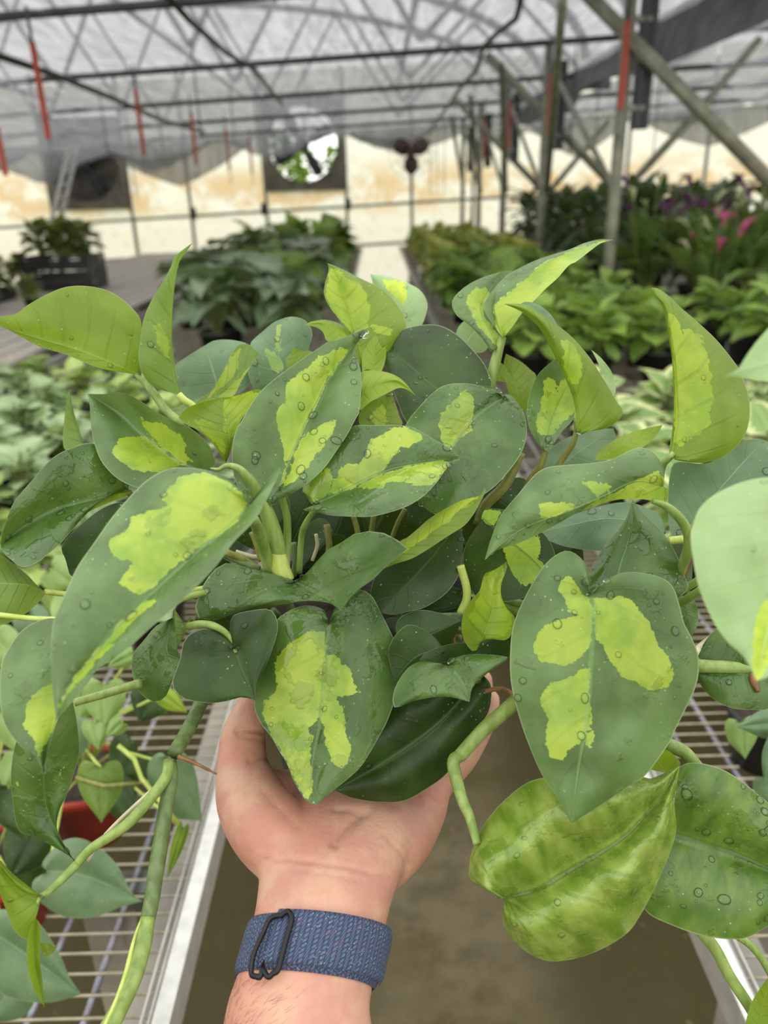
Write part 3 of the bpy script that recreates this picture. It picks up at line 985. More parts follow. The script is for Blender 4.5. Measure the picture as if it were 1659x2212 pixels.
# trees outside, seen through the exhaust fan
def tree(x, Y, label, seed):
    r = random.Random(seed)
    t = thing('tree', label, 'tree', (x, Y, 0))
    MB().tube([(x, Y, 0), (x + .1, Y, 1.2), (x, Y + .1, 2.4)], [.14, .11, .06], 8).build('trunk', M_BLADE, t)
    g_ = SP_C.grids[0]
    V, F, U, base = [], [], [], 0
    for i in range(260):
        d = Vector((r.gauss(0, 1), r.gauss(0, 1), r.gauss(0, 1))).normalized() * r.uniform(.5, 1.15)
        M = Matrix.Translation((x + d.x, Y + d.y, 2.2 + d.z * .9)) @ Matrix.Rotation(r.uniform(0, 6.28), 4, 'Z') @ Matrix.Rotation(r.uniform(-1, 1), 4, 'Y') @ Matrix.Diagonal((.3, .3, .3, 1))
        mm = np.array(M)
        V.append(g_[0] @ mm[:3, :3].T + mm[:3, 3]); F += [tuple(q + base for q in q4) for q4 in g_[1]]; U.append(g_[2]); base += len(g_[0])
    o = link('crown', mesh_with_uv('crown', np.vstack(V), F, np.vstack(U), BL_C), t)
    o['kind'] = 'stuff'


tree(-2.6, 22.0, 'small leafy tree outside the bright exhaust fan, left one', 1)
tree(-.6, 23.5, 'small leafy tree outside the bright exhaust fan, right one', 2)

# ------------------------------------------------------------------ the held pothos: leaf material
def leaf_mat(name, dark, dark2, lime, trans=.28, rough=.42, wet=.35, mottle=0.0, tcol=(0.40, 0.56, 0.06, 1), vs=.06, spec=.6, midl=1.6):
    k = NT(name)
    g_ = k.geo()
    at_ = k.n('ShaderNodeAttribute', attribute_name='pat').outputs['Fac']
    uv = k.n('ShaderNodeAttribute', attribute_name='luv').outputs['Vector']
    s = k.n('ShaderNodeSeparateXYZ', {0: uv})
    t_, v_ = s.outputs[0], s.outputs[1]
    av = k.math('ABSOLUTE', v_)
    rag = k.math('SUBTRACT', k.noise(g_, 330.0, 3.0, .6), .5)
    rag2 = k.math('SUBTRACT', k.noise(g_, 110.0, 2.0, .5), .5)
    sd = k.math('ADD', at_, k.math('ADD', k.math('MULTIPLY', rag, 15.0), k.math('ADD', k.math('MULTIPLY', rag2, 18.0), k.math('MULTIPLY', k.math('SUBTRACT', k.noise(g_, 900.0, 2.0), .5), 6.0))))
    patch = k.step(sd, -.6, .6)
    # soft in-between tone here and there
    c = k.mix(k.step(k.noise(g_, 38.0, 3.0), .35, .68), dark, dark2)
    lime2 = k.mix(k.step(k.noise(g_, 48.0, 4.0, .6), .42, .66), lime, (lime[0] * .62, lime[1] * .78, lime[2] * .8, 1))
    lime2 = k.mix(k.step(k.noise(g_, 160.0, 3.0), .5, .75, 0, .4), lime2, (lime[0] * 1.12, lime[1] * 1.08, lime[2] * 1.5, 1))
    c = k.mix(patch, c, lime2)
    if mottle:
        st = k.n('ShaderNodeCombineXYZ', {0: k.math('MULTIPLY', t_, 9.0), 1: k.math('MULTIPLY', v_, 1.5), 2: 0.0}).outputs[0]
        mo = k.math('ADD', k.math('MULTIPLY', k.noise(st, 2.2, 3.0), .75), k.math('MULTIPLY', k.noise(g_, 26.0, 2.0), .25))
        c = k.mix(k.math('MULTIPLY', k.step(mo, .30, .72), mottle), c, lime)
    # veins
    wob = k.math('MULTIPLY', k.math('SUBTRACT', k.noise(g_, 25.0, 1.0), .5), .6)
    ph = k.math('FRACT', k.math('ADD', k.math('ADD', k.math('MULTIPLY', t_, 8.0), wob), k.math('MULTIPLY', av, -.9)))
    vl = k.math('ABSOLUTE', k.math('SUBTRACT', ph, .5))
    vein = k.step(vl, .10, .02)
    vein = k.math('MULTIPLY', vein, k.step(av, 1.0, .55))
    c = k.mix(k.math('MULTIPLY', vein, vs), c, tuple(x * .55 for x in dark[:3]) + (1,))
    mid = k.step(av, .045, .012)
    c = k.mix(k.math('MULTIPLY', mid, .45), c, tuple(min(1, x * midl) for x in dark2[:3]) + (1,))  # low midl paints crease shade into the midrib colour of mottled and streaked leaves
    rim = k.step(av, .982, .995)
    c = k.mix(k.math('MULTIPLY', rim, .4), c, (0.50, 0.58, 0.34, 1))
    # pale mineral specks
    vo = k.n('ShaderNodeTexVoronoi', {'Vector': g_, 'Scale': 420.0}, feature='F1')
    sel = k.step(k.n('ShaderNodeSeparateXYZ', {0: vo.outputs['Color']}).outputs[0], .80, .84)
    speck = k.math('MULTIPLY', k.math('MULTIPLY', k.step(vo.outputs['Distance'], .26, .10), sel), k.step(k.noise(g_, 30.0, 2.0), .42, .6))
    c = k.mix(k.math('MULTIPLY', speck, .6), c, (.55, .62, .5, 1))
    # wet film patches
    wz = k.noise(g_, 62.0, 4.0, .55)
    wfac = k.step(wz, 1 - .62 * wet - .12, 1 - .62 * wet - .10)
    rg = k.mix(wfac, (rough,) * 3 + (1,), (.10,) * 3 + (1,))
    c = k.mix(k.math('MULTIPLY', wfac, .22), c, tuple(x * .55 for x in dark[:3]) + (1,), 'MIX')
    hh = k.math('ADD', k.math('MULTIPLY', vein, -.08 - vs * 1.2), k.math('MULTIPLY', k.noise(g_, 70.0, 2.0), .9))
    hh = k.math('ADD', hh, k.math('MULTIPLY', mid, -.6))
    hh = k.math('ADD', hh, k.math('MULTIPLY', k.step(wz, 1 - .62 * wet - .15, 1 - .62 * wet - .08), .5))
    hh = k.math('ADD', hh, k.math('MULTIPLY', k.noise(g_, 900.0, 2.0), .10))
    nb = k.n('ShaderNodeBump', {'Height': hh, 'Strength': .5, 'Distance': .0012}).outputs[0]
    b = k.n('ShaderNodeBsdfPrincipled', {'Base Color': c, 'Roughness': rg, 'Normal': nb, 'Specular IOR Level': spec})
    tc = k.mix(.55, c, tcol)
    tc = k.mix(patch, k.mix(.5, tc, c, 'MIX'), tc)
    tr = k.n('ShaderNodeBsdfTranslucent', {'Color': tc, 'Normal': nb})
    return k.surf(k.n('ShaderNodeMixShader', {0: trans, 1: b.outputs[0], 2: tr.outputs[0]}).outputs[0])


LIME = srgb(164, 188, 62)
LM = {
    'G': leaf_mat('green_pothos_leaf', srgb(74, 104, 48), srgb(102, 134, 74), LIME, .24, .40, .42),
    'W': leaf_mat('wet_green_pothos_leaf', srgb(62, 96, 36), srgb(92, 124, 60), LIME, .24, .36, .58),
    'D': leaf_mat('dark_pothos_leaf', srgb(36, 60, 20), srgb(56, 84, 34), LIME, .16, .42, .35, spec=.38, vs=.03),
    'B': leaf_mat('blue_grey_pothos_leaf', srgb(84, 116, 80), srgb(112, 142, 104), srgb(160, 184, 92), .18, .5, .25),
    'Y': leaf_mat('lime_young_leaf', srgb(138, 172, 40), srgb(162, 190, 56), srgb(186, 208, 62), .5, .4, .15, vs=.14),
    'O': leaf_mat('olive_leaf_underside', srgb(110, 142, 56), srgb(128, 158, 72), srgb(164, 186, 66), .46, .45, .1, vs=.28),
    'K': leaf_mat('bright_green_underside', srgb(116, 146, 34), srgb(134, 162, 44), srgb(176, 200, 56), .48, .42, .15, vs=.2),
    'P': leaf_mat('pale_green_pothos_leaf', srgb(146, 180, 118), srgb(166, 196, 140), srgb(206, 222, 70), .25, .5, .15),
    'M': leaf_mat('mottled_young_leaf', srgb(108, 146, 42), srgb(126, 162, 54), srgb(184, 204, 104), .36, .20, .55, .85, vs=.2, spec=.8, midl=.45),
    'N': leaf_mat('streaked_green_leaf', srgb(64, 100, 34), srgb(84, 122, 46), srgb(128, 160, 66), .26, .30, .45, .6, midl=.6),
    'H': leaf_mat('bench_philodendron_leaf', srgb(92, 122, 86), srgb(112, 140, 102), LIME, .2, .5, .1),
    'L': leaf_mat('bench_light_leaf', srgb(128, 160, 84), srgb(150, 180, 104), LIME, .3, .5, .1),
}


def stem_mat(name, c1, c2):
    k = NT(name)
    g_ = k.geo()
    st = k.n('ShaderNodeMapping', {'Vector': g_, 'Scale': (220, 220, 40)}).outputs[0]
    c = k.mix(k.step(k.noise(st, 1.0, 2.0), .35, .65), c1, c2)
    nb = k.n('ShaderNodeBump', {'Height': k.noise(st, 1.0, 2.0), 'Strength': .25, 'Distance': .001}).outputs[0]
    b = k.n('ShaderNodeBsdfPrincipled', {'Base Color': c, 'Roughness': .42, 'Normal': nb, 'Subsurface Weight': .15, 'Subsurface Scale': .002, 'Subsurface Radius': (.5, 1, .2)})
    return k.surf(b.outputs[0])


M_STEM = stem_mat('green_stem', srgb(120, 146, 70), srgb(146, 168, 92))
M_STEMD = stem_mat('dark_green_stem', srgb(84, 106, 58), srgb(108, 130, 76))
M_STEML = stem_mat('pale_lime_stem', srgb(168, 188, 84), srgb(190, 204, 112))
M_STEMO = stem_mat('olive_stem', srgb(112, 118, 54), srgb(136, 136, 70))
M_ROOT = stem_mat('brown_aerial_root', srgb(110, 74, 44), srgb(140, 100, 62))
M_PALE = stem_mat('dry_pale_stalk', srgb(190, 182, 150), srgb(206, 198, 170))


def mat_drop():
    k = NT('clear_water')
    fr = k.n('ShaderNodeFresnel', {'IOR': 1.33}).outputs[0]
    a = k.n('ShaderNodeBsdfTransparent', {'Color': (.99, 1.0, .98, 1)}).outputs[0]
    b = k.n('ShaderNodeBsdfGlossy', {'Color': (1, 1, 1, 1), 'Roughness': .04}).outputs[0]
    return k.surf(k.n('ShaderNodeMixShader', {0: k.math('MULTIPLY', fr, .8, clamp=True), 1: a, 2: b}).outputs[0])


M_DROP = mat_drop()

# ------------------------------------------------------------------ tracing helpers
ZO = {c: (x, y, 3.858) for c, x, y in (('A', 0, 500), ('B', 400, 500), ('C', 800, 500), ('D', 1229, 500), ('E', 0, 900), ('F', 400, 900), ('G', 800, 900), ('H', 1229, 900), ('I', 0, 1300), ('Q', 400, 1300), ('J', 800, 1300), ('K', 1229, 1300))}
ZO['M'] = (0, 1700, 3.24)
ZO['N'] = (1000, 1600, 2.517)
ZO['c'] = (829, 1150, 1.9988)
ZO['f'] = (0, 0, 1.0)


def P(s):
    """'f:x,y x,y' outline points; a letter prefix says in which study crop the numbers were read"""
    out, z = [], ZO['f']
    for w in s.split():
        if ':' in w:
            q, w = w.split(':')
            z = ZO[q]
        if w:
            a, b = w.split(',')
            out.append((float(a) / z[2] + z[0], float(b) / z[2] + z[1]))
    return np.array(out)


def poly_sdf(pts, poly):
    """signed distance in px, positive inside"""
    a, b = poly, np.roll(poly, -1, 0)
    d = np.full(len(pts), 1e9)
    ins = np.zeros(len(pts), bool)
    for p, q in zip(a, b):
        e = q - p
        w = pts - p
        t = np.clip((w @ e) / (e @ e + 1e-9), 0, 1)
        d = np.minimum(d, np.linalg.norm(w - t[:, None] * e, axis=1))
        c = ((p[1] > pts[:, 1]) != (q[1] > pts[:, 1])) & (pts[:, 0] < (q[0] - p[0]) * (pts[:, 1] - p[1]) / (q[1] - p[1] + 1e-12) + p[0])
        ins ^= c
    return np.where(ins, d, -d)


ICO = bmesh.new()
bmesh.ops.create_icosphere(ICO, subdivisions=2, radius=1.0)
ICO_V = np.array([v.co[:] for v in ICO.verts])
ICO.verts.index_update()
ICO_F = [tuple(v.index for v in f.verts) for f in ICO.faces]
ICO.free()


def leaf(plant, kind, mid, L, R, z, dz=(0, 0), bulge=(0, 0), patches=(), drops=0, wave=.0012, nt=None, nv=None, name='leaf', label=None, big=1.0, und=1.0):
    """a leaf blade from its midrib (base to tip) and its two margins, each at its own distance.
    z: distances along the midrib; dz: how much farther each margin lies than the midrib; bulge: arching of each half"""
    mid = P(mid) if isinstance(mid, str) else np.array(mid, float)
    mid3 = np.c_[mid, np.interp(np.linspace(0, 1, len(mid)), np.linspace(0, 1, len(z)), z)]
    base, tip = mid[0], mid[-1]
    ax = tip - base
    ln2 = ax @ ax
    nrm = np.array([-ax[1], ax[0]]) / math.sqrt(ln2)
    size = math.sqrt(ln2)
    nt = nt or int(np.clip(size / 7, 26, 64))
    nv = nv or (10 if size > 150 else 7)
    Ms = spline(mid3, 300)
    verts, luv, faces = [], [], []
    sides = []
    frac = 0.0
    for S in (L, R):
        S = P(S) if isinstance(S, str) else np.array(S, float)
        E = spline(np.vstack([base, S, tip]), 241)
        s = (E - base) @ ax / ln2
        low = np.where(s[:110] <= .03)[0]
        fr = low[-1] / 240 if len(low) else 0.0
        sides.append((E, fr))
        frac = max(frac, fr)
    i0 = 0 if frac < .04 else max(3, int(round(nt * frac)))
    u = np.clip((np.arange(nt + 1) - i0) / (nt - i0), 0, 1)
    C = np.stack([np.interp(u, np.linspace(0, 1, 300), Ms[:, q]) for q in range(3)], 1)
    cidx = {}
    for i in range(i0, nt + 1):
        cidx[i] = len(verts)
        verts.append(C[i]); luv.append((i / nt, 0, 0))
    for k, (E, fr) in enumerate(sides):
        side = (-1, 1)[k]
        if i0:
            fr = max(fr, .06)
            q = np.r_[np.linspace(0, fr, i0 + 1), np.linspace(fr, 1, nt - i0 + 1)[1:]]
        else:
            q = np.linspace(0, 1, nt + 1)
        E = np.stack([np.interp(q, np.linspace(0, 1, 241), E[:, c]) for c in (0, 1)], 1)
        s = (E - base) @ ax / ln2
        perp = np.abs((E - base) @ nrm)
        zz = np.interp(np.clip(s, 0, 1), np.linspace(0, 1, len(z)), z)
        zz = zz + np.where(s < 0, (z[-1] - z[0]) * np.maximum(s, -.3), 0)
        tt = np.arange(nt + 1) / nt
        zz = zz + dz[k] * (perp / max(perp.max(), 1)) + wave * np.sin(tt * 11 + k * 2 + size) * np.sin(np.pi * tt)
        gi = {}
        for i in range(nt + 1):
            for j in range(nv + 1):
                if j == 0 or i == 0 or i == nt:
                    gi[i, j] = cidx[max(i, i0)]
                    continue
                v = j / nv
                xy = C[i, :2] * (1 - v) + E[i] * v
                w = C[i, 2] * (1 - v) + zz[i] * v - bulge[k] * math.sin(math.pi * v) * min(1, 4 * (1 - i / nt))
                gi[i, j] = len(verts)
                verts.append((xy[0], xy[1], w)); luv.append((i / nt, side * v, 0))
        for i in range(nt):
            for j in range(nv):
                q4 = [gi[i, j], gi[i + 1, j], gi[i + 1, j + 1], gi[i, j + 1]]
                if side > 0: q4 = q4[::-1]
                q4 = list(dict.fromkeys(q4))
                if len(q4) >= 3: faces.append(tuple(q4))
    A = np.array(verts)
    A[:, 2] += [.0022 * und * mnoise.noise(Vector((a / 75.0, b / 75.0, size))) for a, b, _ in verts]
    W = at_np(A[:, :2], A[:, 2])
    pat = np.full(len(A), -60.0)
    for pg in patches:
        pat = np.maximum(pat, poly_sdf(A[:, :2], P(pg) if isinstance(pg, str) else np.array(pg)))
    LU = np.array(luv, np.float32)
    me = bpy.data.meshes.new(name)
    me.from_pydata([tuple(p) for p in W], [], faces)
    me.polygons.foreach_set('use_smooth', [True] * len(me.polygons))
    me.attributes.new('pat', 'FLOAT', 'POINT').data.foreach_set('value', pat.astype(np.float32))
    me.attributes.new('luv', 'FLOAT_VECTOR', 'POINT').data.foreach_set('vector', LU.ravel())
    me.materials.append(LM[kind])
    me.update()
    o = link(name, me, plant)
    if label: o['label'] = label
    if drops:
        r = random.Random(int(base[0] * 7 + base[1]))
        D = MB()
        fl = [f for f in me.polygons]
        view = np.array(EYE)
        for _ in range(drops):
            f = fl[r.randrange(len(fl))]
            if abs(LU[f.vertices[0], 1]) > .93: continue
            c = np.array(f.center)
            n_ = np.array(f.normal)
            if n_ @ (view - c) < 0: n_ = -n_
            R_ = Vector(n_).to_track_quat('Z', 'Y').to_matrix() @ Matrix.Rotation(r.uniform(0, 3.1), 3, 'Z')
            q = r.random()
            rad = (.0005 + .0019 * q ** 3) * big
            S_ = np.array([rad * r.uniform(.85, 1.5), rad, rad * .55])
            vv = (ICO_V * S_) @ np.array(R_).T + c + n_ * rad * .12
            D.add(vv, ICO_F)
        if D.v:
            D.build('water_droplets', M_DROP, o, True, 'stuff')
    return o


def stem(plant, pts, z, r_px, mat, name='stem', n=10):
    """round stem through photograph pixels at distances z; r_px is its half width in pixels"""
    p = P(pts) if isinstance(pts, str) else np.array(pts, float)
    zz = np.interp(np.linspace(0, 1, len(p)), np.linspace(0, 1, len(z)), z)
    m = max(8, 5 * len(p))
    S = spline(np.c_[p, zz], m)
    rr = np.interp(np.linspace(0, 1, m), np.linspace(0, 1, len(r_px)), r_px) if hasattr(r_px, '__len__') else np.full(m, r_px)
    return MB().tube([at(*q) for q in S], [float(a * b / F_PX) for a, b in zip(rr, S[:, 2])], n).build(name, mat, plant)


# ------------------------------------------------------------------ pot and soil
POT_C = at(788, 1600, .486)
plant = thing('pothos_plant', 'lime and green variegated pothos in a black pot held in the hand', 'potted plant', POT_C)
pm = MB().lathe([(0.0, 0.0), (.053, 0), (.0545, .002), (.062, .090), (.0645, .090), (.066, .104), (.066, .106), (.0615, .106), (.060, .095)], tuple(POT_C), 40)
pm.build('pot', M_BPOT, plant)
sm = MB()
nr = 10
v, f = [], []
for i in range(nr + 1):
    for k in range(32):
        a = 2 * math.pi * k / 32
        rr = .0605 * i / nr
        v.append((POT_C.x + rr * math.cos(a), POT_C.y + rr * math.sin(a), POT_C.z + .094 + .005 * mnoise.noise(Vector((rr * math.cos(a) * 60, rr * math.sin(a) * 60, 0)))))
f = [(i * 32 + k, i * 32 + (k + 1) % 32, (i + 1) * 32 + (k + 1) % 32, (i + 1) * 32 + k) for i in range(nr) for k in range(32)]
obj('soil', v, f, M_SOIL, plant)

lf = lambda *a, **k: leaf(plant, *a, **k)
# ---- upper left
lf('K', 'A:1150,1190 1000,1130 650,990 350,900 100,825 -45,760', 'A:1185,1200 1170,1050 1180,780 1130,670 1000,550 860,480 680,452 520,470 370,535 220,620 130,690 0,712', 'A:1050,1180 800,1130 560,1030 330,960 180,880 80,825', (.455, .43, .41), (.012, -.004), (.004, 0), drops=14)
lf('O', 'A:1490,1360 1440,1150 1420,900 1430,600 1450,400 1490,260 1605,95', 'A:1380,1330 1270,1290 1190,1190 1155,1050 1170,900 1200,720 1270,560 1350,430 1430,280 1450,215 1540,140', 'A:1500,1330 1465,1150 1434,900 1442,600 1467,380 1502,240', (.445, .44, .445), (-.012, .012), (.002, 0), ['A:1290,780 1340,760 1400,900 1420,1080 1380,1060 1310,930'], drops=12)
lf('B', 'f:480,862 460,800 443,746', 'f:400,872 378,832 378,792 400,773 425,757', 'f:530,840 548,790 540,748 505,735 465,735', (.49, .49, .495), (.01, .01), drops=3)
lf('O', 'f:350,890 447,863 504,824 535,790 561,764', 'f:400,872 452,848 475,815 496,772 514,746 537,744 550,755', 'f:400,889 452,878 500,860 522,822 543,790', (.47, .465, .46), (.01, -.008), patches=['f:447,863 475,815 496,772 520,748 515,790 490,830', 'f:452,878 500,860 522,822 543,790 504,824'])
lf('K', 'f:488,1000 495,944 486,900 478,859', 'f:478,985 462,962 434,934 400,915 386,902 400,884 434,869', 'f:498,978 504,939 511,930 524,902 555,863 566,842 545,843 509,855', (.435, .435, .44), (-.015, -.012), (-.004, -.004), ['f:480,862 566,840 504,945 495,960 486,900', 'f:418,906 440,905 470,925 485,940 488,985 470,965 440,935'])
lf('O', 'f:181,962 160,910 150,838', 'f:139,970 140,894', 'f:172,930 156,876', (.47, .47), (.004, .004))
# ---- big drop-covered leaf in the middle
lf('G', 'f:605,1050 620,1009 641,962 662,915 685,871 711,816 745,770 794,710', 'f:600,1085 570,1092 540,1086 520,1062 505,1028 501,985 503,955 511,926 522,910 540,876 566,842 607,808 646,780 685,754 711,737 737,732 763,720', 'f:598,1086 576,1093 612,1076 659,1048 698,1014 724,978 750,939 768,905 776,889 781,824 776,785 768,759 773,741 786,725', (.395, .41, .43), (-.012, -.008), (.003, .003),
   ['f:758,757 732,755 716,762 690,767 680,777 659,798 641,806 633,816 619,834 615,850 613,871 603,881 600,904 601,930 607,944 616,973 613,998 615,1022 607,1053 620,1009 641,962 662,915 685,871 711,816 745,770', 'f:727,904 706,912 685,925 668,930 650,950 636,985 622,1030 611,1052 620,1045 646,1030 670,1001 690,973 706,949 721,926 724,908'], drops=64, big=1.15)
# ---- left trough-shaped leaf
lf('G', 'f:448,1022 404,1006 368,983 337,960 298,929 267,900 233,876 189,851', 'f:465,1000 462,988 454,965 431,939 400,918 389,915 345,894 306,868 280,853 259,847 226,851', 'f:450,1040 400,1062 350,1062 306,1055 280,1048 249,1030 220,998 205,962 197,926 196,915 194,876', (.415, .425, .43), (-.030, -.028), (-.003, .003),
   ['E:910,290 960,240 980,190 1100,150 1230,150 1300,230 1420,320 1560,410 1400,430 1280,475 1200,460 1110,440 1040,400 1000,360', 'E:1180,10 1220,50 1350,60 1420,100 1500,150 1560,240 1540,300 1600,370 1500,370 1350,250 1200,110'], drops=20)
# ---- near leaf at left, and the one behind its tip
lf('G', 'f:537,1090 511,1125 430,1190 363,1250 306,1305 233,1385 181,1445 145,1489 122,1556', 'f:536,1087 519,1058 491,1032 452,1017 400,1010 360,1014 320,1035 283,1070 240,1120 205,1170 170,1220 148,1265 128,1310 115,1345 110,1400 112,1460 116,1510', 'f:560,1060 590,1022 607,1008 600,1030 587,1056 553,1120 504,1172 465,1224 400,1291 324,1357 272,1404 220,1440 161,1484 135,1518', (.315, .295, .26), (.015, -.02), (.006, .002),
   ['E:1480,490 1460,530 1490,560 1400,570 1395,640 1350,690 1440,700 1440,730 1330,770 1200,790 1100,840 1040,940 990,980 890,1020 890,1070 930,1130 970,1190 1130,1200 1140,1240 1070,1250 1050,1310 965,1370 1000,1410 1070,1420 1110,1470 1170,1490 1270,1440 1400,1290 1659,1090 F:0,1200 200,1050 450,860 520,720 460,640 350,550 250,490 100,470 E:1600,480', 'I:1200,0 1000,190 900,300 760,450 640,620 530,760 470,920 560,790 700,610 870,420 1000,270 1180,100 1290,0'], drops=34, big=1.0, label='large near leaf with a broad lime patch')
lf('G', 'f:190,1400 150,1480 118,1570 100,1640 95,1686', 'f:150,1345 114,1335 78,1343 44,1365 21,1396 5,1427 0,1461 1,1520 8,1559 26,1590 52,1619 78,1640 91,1663', 'f:205,1450 165,1505 132,1545 122,1562 111,1598 98,1640', (.34, .325, .31), (.004, -.003), (.004, 0), ['I:435,655 330,740 245,810 230,870 190,950 185,1030 220,1085 270,1150 290,1240 320,1290 380,1200 430,1100 470,1000 480,850 470,700'], drops=12)
# ---- dark wet leaf at far left, dark one under it
lf('W', 'f:270,1060 226,1074 130,1097 65,1128 16,1164 2,1180', 'f:285,1035 262,1000 230,970 192,957 156,967 122,983 96,1006 70,1037 49,1061 26,1092 13,1128 3,1159', 'f:262,1058 228,1072 192,1105 166,1133 135,1170 109,1193 78,1216 47,1225 23,1208 8,1195', (.42, .395, .375), (-.006, -.02), (.004, .004), drops=55, big=.9)
lf('K', 'f:285,1060 250,1062 228,1072 192,1105', 'f:265,1052 240,1058 215,1078', 'f:275,1070 245,1082 220,1092', (.418, .41, .405), (.002, .004))
lf('D', 'f:330,1110 240,1160 150,1240', 'f:300,1085 241,1089 190,1120 135,1175 142,1210', 'f:330,1200 250,1262 180,1262', (.41, .405, .40), (.006, .0))
lf('O', 'f:98,1280 50,1262 -60,1260', 'f:78,1262 57,1240 26,1216 0,1198 -30,1200', 'f:85,1300 60,1322 30,1340 0,1349 -40,1330', (.38, .37, .36), (.01, -.006))
# ---- behind, upper middle
lf('B', 'f:612,815 602,760 605,690', 'f:575,845 550,840 537,811 535,785 540,749 545,736 571,713 590,697', 'f:640,820 665,780 667,751 675,725 670,705 654,689 628,684', (.485, .485, .49), (.006, .006), (.003, .003), ['B:670,970 740,1010 800,1080 820,1150 750,1190 710,1090 665,1030', 'B:760,760 800,760 790,1000 750,980'], drops=16, big=1.2)
lf('K', 'f:650,790 635,770 631,745', 'f:623,793 618,780 620,772 631,759', 'f:680,775 672,759 654,758 638,753', (.45, .45, .45), (0, 0))
lf('Y', 'f:755,738 720,712 690,700 659,702', 'f:762,722 737,701 706,691 675,694', 'f:745,732 708,737 698,718 683,707', (.452, .45, .45), (.006, -.004), (.002, 0))
lf('K', 'f:785,800 763,702 745,645 724,588 707,568', 'f:770,770 760,730 734,692 714,666 701,640 701,617 710,583', 'f:820,790 850,750 877,713 876,692 870,676 852,650 829,627 799,611 768,596 737,580', (.45, .455, .46), (-.008, .012), (.002, .006), ['B:1210,300 1300,340 1350,400 1450,430 1520,530 1530,640 1510,760 1500,820 1400,850 1280,720 1200,600 1170,520 1190,400', 'C:0,800 60,780 180,810 180,855 60,850'], drops=4)
lf('Y', 'f:805,862 806,800 810,725', 'f:788,850 782,800 786,750', 'f:822,810 834,770 828,738', (.44, .445, .45), (.004, .004))
lf('P', 'f:870,722 850,660 800,592', 'f:850,700 815,640', 'f:905,712 923,668 919,643 904,624 875,609 834,596', (.495, .495, .5), (.004, .006), (0, .003), ['C:90,395 290,420 310,530 280,620 200,560 130,470'], drops=4)
lf('D', 'f:990,880 917,819 878,785 839,751 800,716', 'f:1040,900 1062,834 1057,811 1044,783 1020,754 992,726 961,707 935,701 904,703 873,711 847,723 823,722', 'f:950,940 900,940 880,915 870,897 857,863 844,827 834,793 826,762 816,741', (.435, .45, .465), (.004, -.012), (.004, .003), drops=26)
lf('Y', 'f:782,850 820,832 860,826 898,855', 'f:780,820 781,803 800,801 826,802 852,810 873,824', 'f:776,886 800,868 816,860 841,847 862,838 880,842', (.42, .42, .42), (.006, -.006), (.003, 0))
lf('K', 'f:812,935 835,890 845,850', 'f:778,918 778,890 800,868 828,852', 'f:867,920 862,897 854,871', (.43, .43, .435), (0, 0), patches=['f:800,900 830,870 840,910 815,930'], drops=8)
# ---- centre right
lf('W', 'f:1085,858 1023,905 976,967 930,1040 905,1085', 'f:1072,840 1028,830 987,828 956,834 930,853 904,881 878,915 866,970 870,1040 890,1080', 'f:1098,850 1119,871 1134,899 1138,930 1134,957 1121,988 1098,1019 1072,1048 1046,1068 1000,1100 940,1110', (.43, .42, .405), (.006, -.014), (.004, .004), ['C:800,1330 740,1350 690,1410 630,1450 590,1500 575,1600 575,1659 G:580,190 640,250 700,240 760,170 C:850,1659 860,1560 865,1440 850,1380'], drops=60, big=.9)
lf('W', 'f:690,1085 732,1066 830,1019 878,1006 945,995 997,988', 'f:675,1092 659,1066 653,1055 680,1010 720,960 763,921 800,919 852,918 888,922 911,934 943,952 968,967', 'f:670,1095 654,1102 685,1107 711,1113 763,1116 800,1116 841,1107 883,1092 919,1068 945,1040 966,1011 992,996', (.40, .40, .40), (.008, -.03), (.003, .004),
   ['G:420,150 350,110 270,85 180,90 120,130 100,170 0,190 F:1540,200 1500,280 1480,340 1440,400 1300,400 1270,420 1260,500 1220,580 1200,640 1400,590 1659,450 G:100,450 200,340 240,270 350,240 430,180', 'F:970,590 1060,740 1180,650 1220,560 1215,400 1100,480', 'F:1230,640 1300,620 1400,600 1659,590 G:140,595 110,550 220,545 420,580 520,550 580,510 620,440 650,380 560,365 300,410 0,510'], drops=34)
lf('K', 'f:826,1230 839,1219 873,1193 909,1170 945,1141 989,1107 1033,1076 1047,1052', 'f:845,1185 867,1167 878,1162 898,1146 924,1123 956,1102 997,1081 1036,1070', 'f:857,1217 891,1206 930,1183 966,1159 1002,1136 1020,1115 1033,1094 1049,1061', (.385, .385, .39), (.012, -.004), (.002, 0), ['f:840,1205 873,1193 909,1170 945,1141 989,1107 1033,1076 1036,1066 997,1076 956,1098 924,1118 898,1140 867,1162'])
lf('D', 'f:992,1130 900,1240 820,1322', 'f:900,1150 820,1230 800,1290', 'f:1000,1160 997,1211 987,1250 961,1284 917,1312 878,1322 845,1328', (.415, .40, .395), (.006, -.004), drops=6)
lf('D', 'f:1040,1118 1100,1168 1155,1214 1190,1262', 'f:1049,1100 1088,1101 1130,1115 1171,1149 1189,1172 1199,1198 1200,1235', 'f:1025,1144 1007,1175 1000,1206 1005,1245 1030,1290 1090,1300 1150,1285', (.40, .405, .40), (.004, .004), patches=['G:1090,1050 1400,970 1420,1100 1390,1180 1450,1250 1310,1430 1180,1320 1130,1200', 'G:890,830 960,770 1110,775 1030,920'])
lf('W', 'f:640,1255 690,1285 737,1320', 'f:620,1262 571,1260 545,1232 517,1219 486,1217 462,1232 441,1260 428,1289 421,1320 435,1338 478,1336 517,1322 587,1313 633,1300 685,1291 703,1293', 'f:659,1242 685,1211 711,1185 737,1172 763,1154 802,1147 826,1150 865,1170 883,1180 865,1198 828,1229 815,1245 776,1273 750,1299', (.40, .385, .37), (-.008, -.008), (.004, .004), drops=24)
